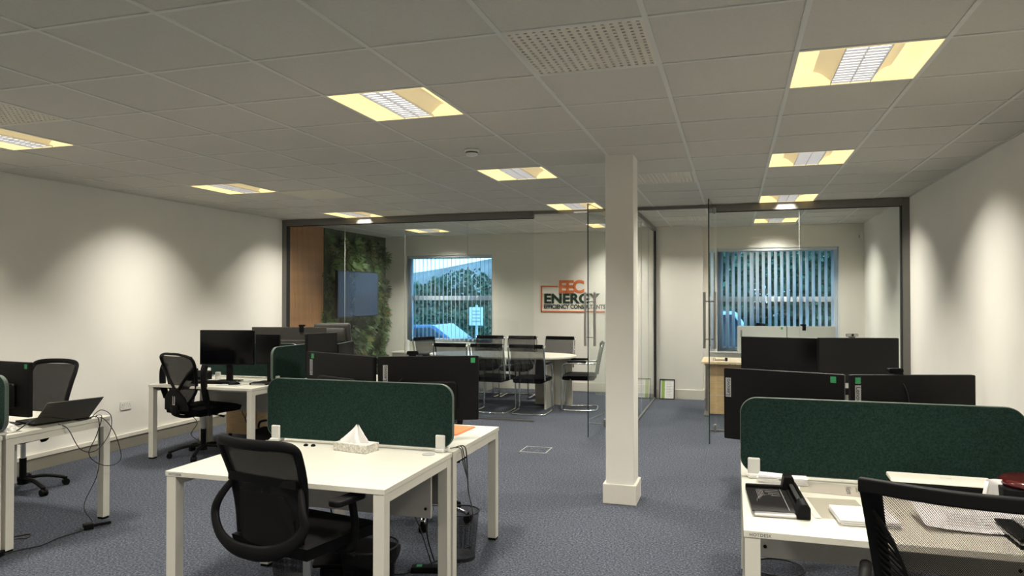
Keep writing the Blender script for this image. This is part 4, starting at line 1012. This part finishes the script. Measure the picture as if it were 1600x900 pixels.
cable('black cable curling on the carpet below the left desks', [(-4.60, 3.46, .006), (-4.50, 3.66, .006), (-4.44, 3.60, .006), (-4.43, 3.50, .03), (-4.50, 3.42, .006)], .004)
t = thing('power_adaptor', 'black rectangular power adaptor on the carpet below the left desk', 'power adaptor', (-4.30, 3.27, 0), .3); box('body', 'black', -.035, .035, -.06, .06, 0, .035, t, .006); box('lead_boot', 'black', -.006, .006, .06, .08, .01, .022, t, .002)
t = thing('mains_plug', 'black mains plug lying at the end of its lead on the carpet', 'plug', (-4.22, 3.87, 0), -.5); box('body', 'black', -.028, .028, -.03, .03, 0, .04, t, .006); box('arm', 'black', -.012, .012, .03, .14, .01, .03, t, .004)
for p_ in ((-.015, -.044), (.012, -.044)): box('pin', 'steel', p_[0], p_[0] + .005, p_[1], -.03, .012, .02, t)
cable('black lead looping down the end of the bench below the orange folder', [(-1.50, 3.86, t_), (-1.47, 3.87, .72), (-1.455, 3.86, .60), (-1.44, 3.84, .48), (-1.40, 3.80, .38), (-1.42, 3.80, .31), (-1.48, 3.80, .30)], .004)
cable('second black lead hanging off the bench end by the green screen corner', [(-1.51, 3.80, t_), (-1.465, 3.80, .74), (-1.45, 3.82, .62), (-1.43, 3.80, .56), (-1.455, 3.79, .66), (-1.47, 3.79, .735), (-1.53, 3.78, t_)], .003)
cable('black cable hanging under the bench down to the socket block', [(-1.92, 3.85, .66), (-1.86, 3.84, .45), (-1.75, 3.82, .30), (-1.68, 3.82, .12), (-1.66, 3.84, .03)], .004)
cable('black cable drooping straight down beside the inner leg under the bench', [(-1.70, 3.86, .66), (-1.69, 3.86, .40), (-1.70, 3.85, .22), (-1.665, 3.88, .05)], .004)
t = thing('extension_block', 'black socket extension block with a green light under the bench', 'socket block', (-1.66, 3.86, 0), .3); box('body', 'black', -.13, .13, -.03, .03, 0, .035, t, .004); box('indicator', 'green_t', -.10, -.07, -.015, .015, .035, .038, t)
cable('black cable trailing on the carpet behind the wide mesh bin', [(-1.55, 3.86, .006), (-1.60, 4.3, .006), (-1.80, 3.78, .006), (-1.98, 3.80, .006), (-2.15, 3.60, .006), (-2.22, 3.50, .006)], .004)
t = thing('plug_cluster', 'tangle of plugs hanging beside the hooped chair seat', 'plugs', (-2.16, 3.60, 0)); 
for k in range(3): box('plug', 'black', -.03 + .035 * k, .0 + .035 * k, -.02, .02, .20 - .03 * k, .26 - .03 * k, t, .006)
MB().sweep(spline([(0, 0, .24), (-.02, 0, .40), (-.05, -.05, .62), (-.06, -.08, .69)], 6), .005, n=6).obj('lead', 'cable', t); MB().sweep(spline([(0, 0, .16), (-.04, .02, .06), (.05, .03, .02), (.2, .0, .012)], 6), .005, n=6).obj('lead', 'cable', t)
cable('thin grey webcam lead running down the back of the right pair of monitors', [(.755, 3.89, 1.205), (.78, 3.875, 1.16), (.80, 3.875, 1.08), (.80, 3.87, .90), (.79, 3.85, .74)], .0025)
cable('thin webcam lead running down the monitors over the tissue box screen', [(-1.885, 3.955, 1.225), (-1.875, 3.93, 1.16), (-1.89, 3.91, 1.10), (-1.95, 3.88, 1.03), (-1.96, 3.86, .85), (-1.95, 3.85, .74)], .0025)
for k, (pts, lab) in enumerate((([(-5.10, 6.42, .70), (-4.98, 6.40, .5), (-4.90, 6.42, .3), (-4.75, 6.45, .12)], 'black cable drooping under the left wall desk, left one'), ([(-4.92, 6.41, .70), (-4.85, 6.38, .42), (-4.88, 6.40, .28), (-4.7, 6.42, .10)], 'black cable drooping under the left wall desk, right one'),
                          ([(-5.55, 6.30, .55), (-5.60, 6.32, .40), (-5.50, 6.40, .25), (-5.62, 6.45, .10), (-5.45, 6.42, .03)], 'thin cable hanging near the left wall behind the flipped arm chair'))):
    cable(lab, pts, .004)
cable('white looped cable lying on the left wall desk', [(-4.80, 6.20, t_), (-4.70, 6.14, t_ + .01), (-4.60, 6.22, t_), (-4.52, 6.12, t_), (-4.62, 6.06, t_)], .003).data.materials[0] = M['plastic']
for k in range(2):
    t = thing('power_strip', ('white' if k == 0 else 'black') + ' power strip on the carpet under the left wall desk', 'power strip', (-4.95 + k * .05, 6.33 + .22 * k, 0), .4); box('body', 'plastic' if k == 0 else 'black', -.15, .15, -.03, .03, 0, .035, t, .004)
    for q in range(3): box('plug', 'black', -.11 + q * .08, -.07 + q * .08, -.02, .02, .035, .07, t, .005)
# wall sockets, floor box
def socket(label, x, y, z, rz):
    t = thing('wall_socket', label, 'socket', (x, y, z), rz); MB().prism(rrect(.146, .086, .006, 3), -.001, -.010, lambda u, v, q: (u, q, v)).obj('plate', 'plastic', t, bevel=.002)
    for s in (-1, 1):
        box('switch', 'plastic', s * .018 - .007, s * .018 + .007, -.0135, -.010, .008, .028, t, .001); c = MB()
        c.box(s * .045 - .003, s * .045 + .003, -.0104, -.0099, .005, .014); c.box(s * .045 - .014, s * .045 - .007, -.0104, -.0099, -.013, -.009); c.box(s * .045 + .007, s * .045 + .014, -.0104, -.0099, -.013, -.009); c.obj('pin_hole', 'slit', t)
socket('white double wall socket on the left wall above the skirting', XL, 6.07, .445, PI / 2)
t = thing('floor_box', 'square floor box lid set in the carpet between desks and pillar', 'floor box', (-1.97, 7.24, 0)); box('lid', 'carpet', -.13, .13, -.13, .13, 0, .004, t)
c = MB()
for x0, x1, y0, y1 in ((-.14, -.13, -.14, .14), (.13, .14, -.14, .14), (-.13, .13, -.14, -.13), (-.13, .13, .13, .14)): c.box(x0, x1, y0, y1, 0, .005)
c.obj('frame', 'modesty', t)

# ------------------------------------------------------------------ outside
struct(box('ground', 'asphalt', -60, 60, 12.25, 90, -.8, -.6))
def tree(name, label, cat, x, y, z0, rx, ry, rz_, n, L, m1='hedge', m2='hedge2', trunk=True, seed=1):
    t = thing(name, label, cat, (x, y, -.6)); rn = random.Random(seed); A_ = MB(); B2 = MB()
    for k in range(n):
        while True:
            p_ = Vector((rn.uniform(-1, 1), rn.uniform(-1, 1), rn.uniform(-1, 1)))
            if .35 < p_.length < 1: break
        w_ = 1 + .25 * math.sin(5 * p_.x + seed) * math.cos(4 * p_.z)
        q = Vector((p_.x * rx * w_, p_.y * ry, z0 + rz_ + p_.z * rz_ * w_)); d_ = Vector((rn.gauss(0, 1), rn.gauss(0, 1), rn.gauss(0, 1)))
        blade(A_ if rn.random() < .65 else B2, q, d_, Vector((rn.gauss(0, 1), rn.gauss(0, 1), 1)), L, L * .35)
    tag(A_.obj('foliage', m1, t), kind='stuff'); tag(B2.obj('pale_foliage', m2, t), kind='stuff')
    if trunk:
        c = MB(); c.sweep([(0, 0, 0), (.05, 0, z0 + rz_ * .5), (0, 0, z0 + rz_ * 1.2)], [.12, .09, .03]); c.obj('trunk', 'bark', t)
tree('hedge', 'dark hedge outside behind the parked cars', 'hedge', -9.5, 22, 0, 6.5, .9, .95, 9000, .16, trunk=False, seed=2)
tree('tree', 'rounded dark tree outside the meeting room window', 'tree', -11.0, 26.5, .5, 3.0, 1.6, 1.3, 6000, .2, seed=3)
tree('tree', 'pale leafed tree at the right of the meeting room window view', 'tree', -6.6, 25.5, 1.2, 1.3, 1.2, 2.0, 2200, .15, 'hedge2', 'hedge2', seed=4)
tree('tree', 'dark tree filling the left of the private office window', 'tree', -1.6, 21, .4, 2.1, 1.6, 2.3, 7000, .2, seed=5)
tree('tree', 'dark tree filling the right of the private office window', 'tree', 3.6, 23, .4, 2.3, 1.6, 2.3, 7000, .2, seed=6)
tree('hedge', 'tall dark hedge far behind the private office window', 'hedge', 1.2, 25.8, 0, 5.5, .8, 2.2, 14000, .26, trunk=False, seed=9)
t = thing('hill', None, None, (-28, 75, 0)); t['kind'] = 'structure'
c = MB(); c.grid(lambda u, v: ((u - .5) * 90, (v - .5) * 30, -1 + 7.0 * math.exp(-((u - .55) * 4) ** 2) * math.sin(PI * v) + .5 * math.sin(u * 23) * math.sin(PI * v)), 40, 16); c.obj('slope', 'hill', t, smooth=True)
def car(label, loc, rz, paint, tall=0):
    t = thing('car', label, 'car', loc, rz); L = 2.1; hh = .0 + tall
    prof = [(-L, .35), (-L, .80), (-1.85, .92 + hh * .3), (-1.5, 1.38 + hh), (.35, 1.45 + hh), (1.0, .98), (1.9, .82), (L, .65), (L, .30), (-L + .1, .25)]
    MB().prism(prof, -.85, .85, lambda u, v, q: (u, q, v)).obj('body', paint, t, bevel=.06, seg=3)
    gl = [(-1.62, .98), (-1.42, 1.32 + hh), (.30, 1.38 + hh), (.85, .98)]
    c = MB(); c.prism(gl, -.856, -.852, lambda u, v, q: (u, q, v)); c.prism(gl, .852, .856, lambda u, v, q: (u, q, v)); c.obj('window', 'carglass', t)
    for x in (-1.3, 1.3):
        for s in (-1, 1): MB().cyl((x, s * .70, .31), (x, s * .87, .31), .31, n=24).obj('wheel', 'tyre', t)
car('blue parked car seen through the meeting room blind', (-8.0, 18.4, -.6), .05, 'carblue')
car('white parked car left of the blue one outside', (-8.75, 16.3, -.6), .03, 'carwhite', .05)
car('white parked car outside the private office window', (-.4, 16.2, -.6), .1, 'carwhite', .45)
t = thing('sign_post', 'white parking sign on a post outside the meeting room window', 'sign', (-5.80, 16.0, -.6)); MB().cyl((0, 0, 0), (0, 0, 2.0), .03).obj('post', 'plastic', t); box('sign_board', 'paper', -.17, .17, -.045, -.03, 1.52, 1.95, t)
c = MB()
for k in range(4): c.box(-.10, .10, -.048, -.045, 1.6 + k * .08, 1.63 + k * .08)
c.obj('print', 'tag', t)
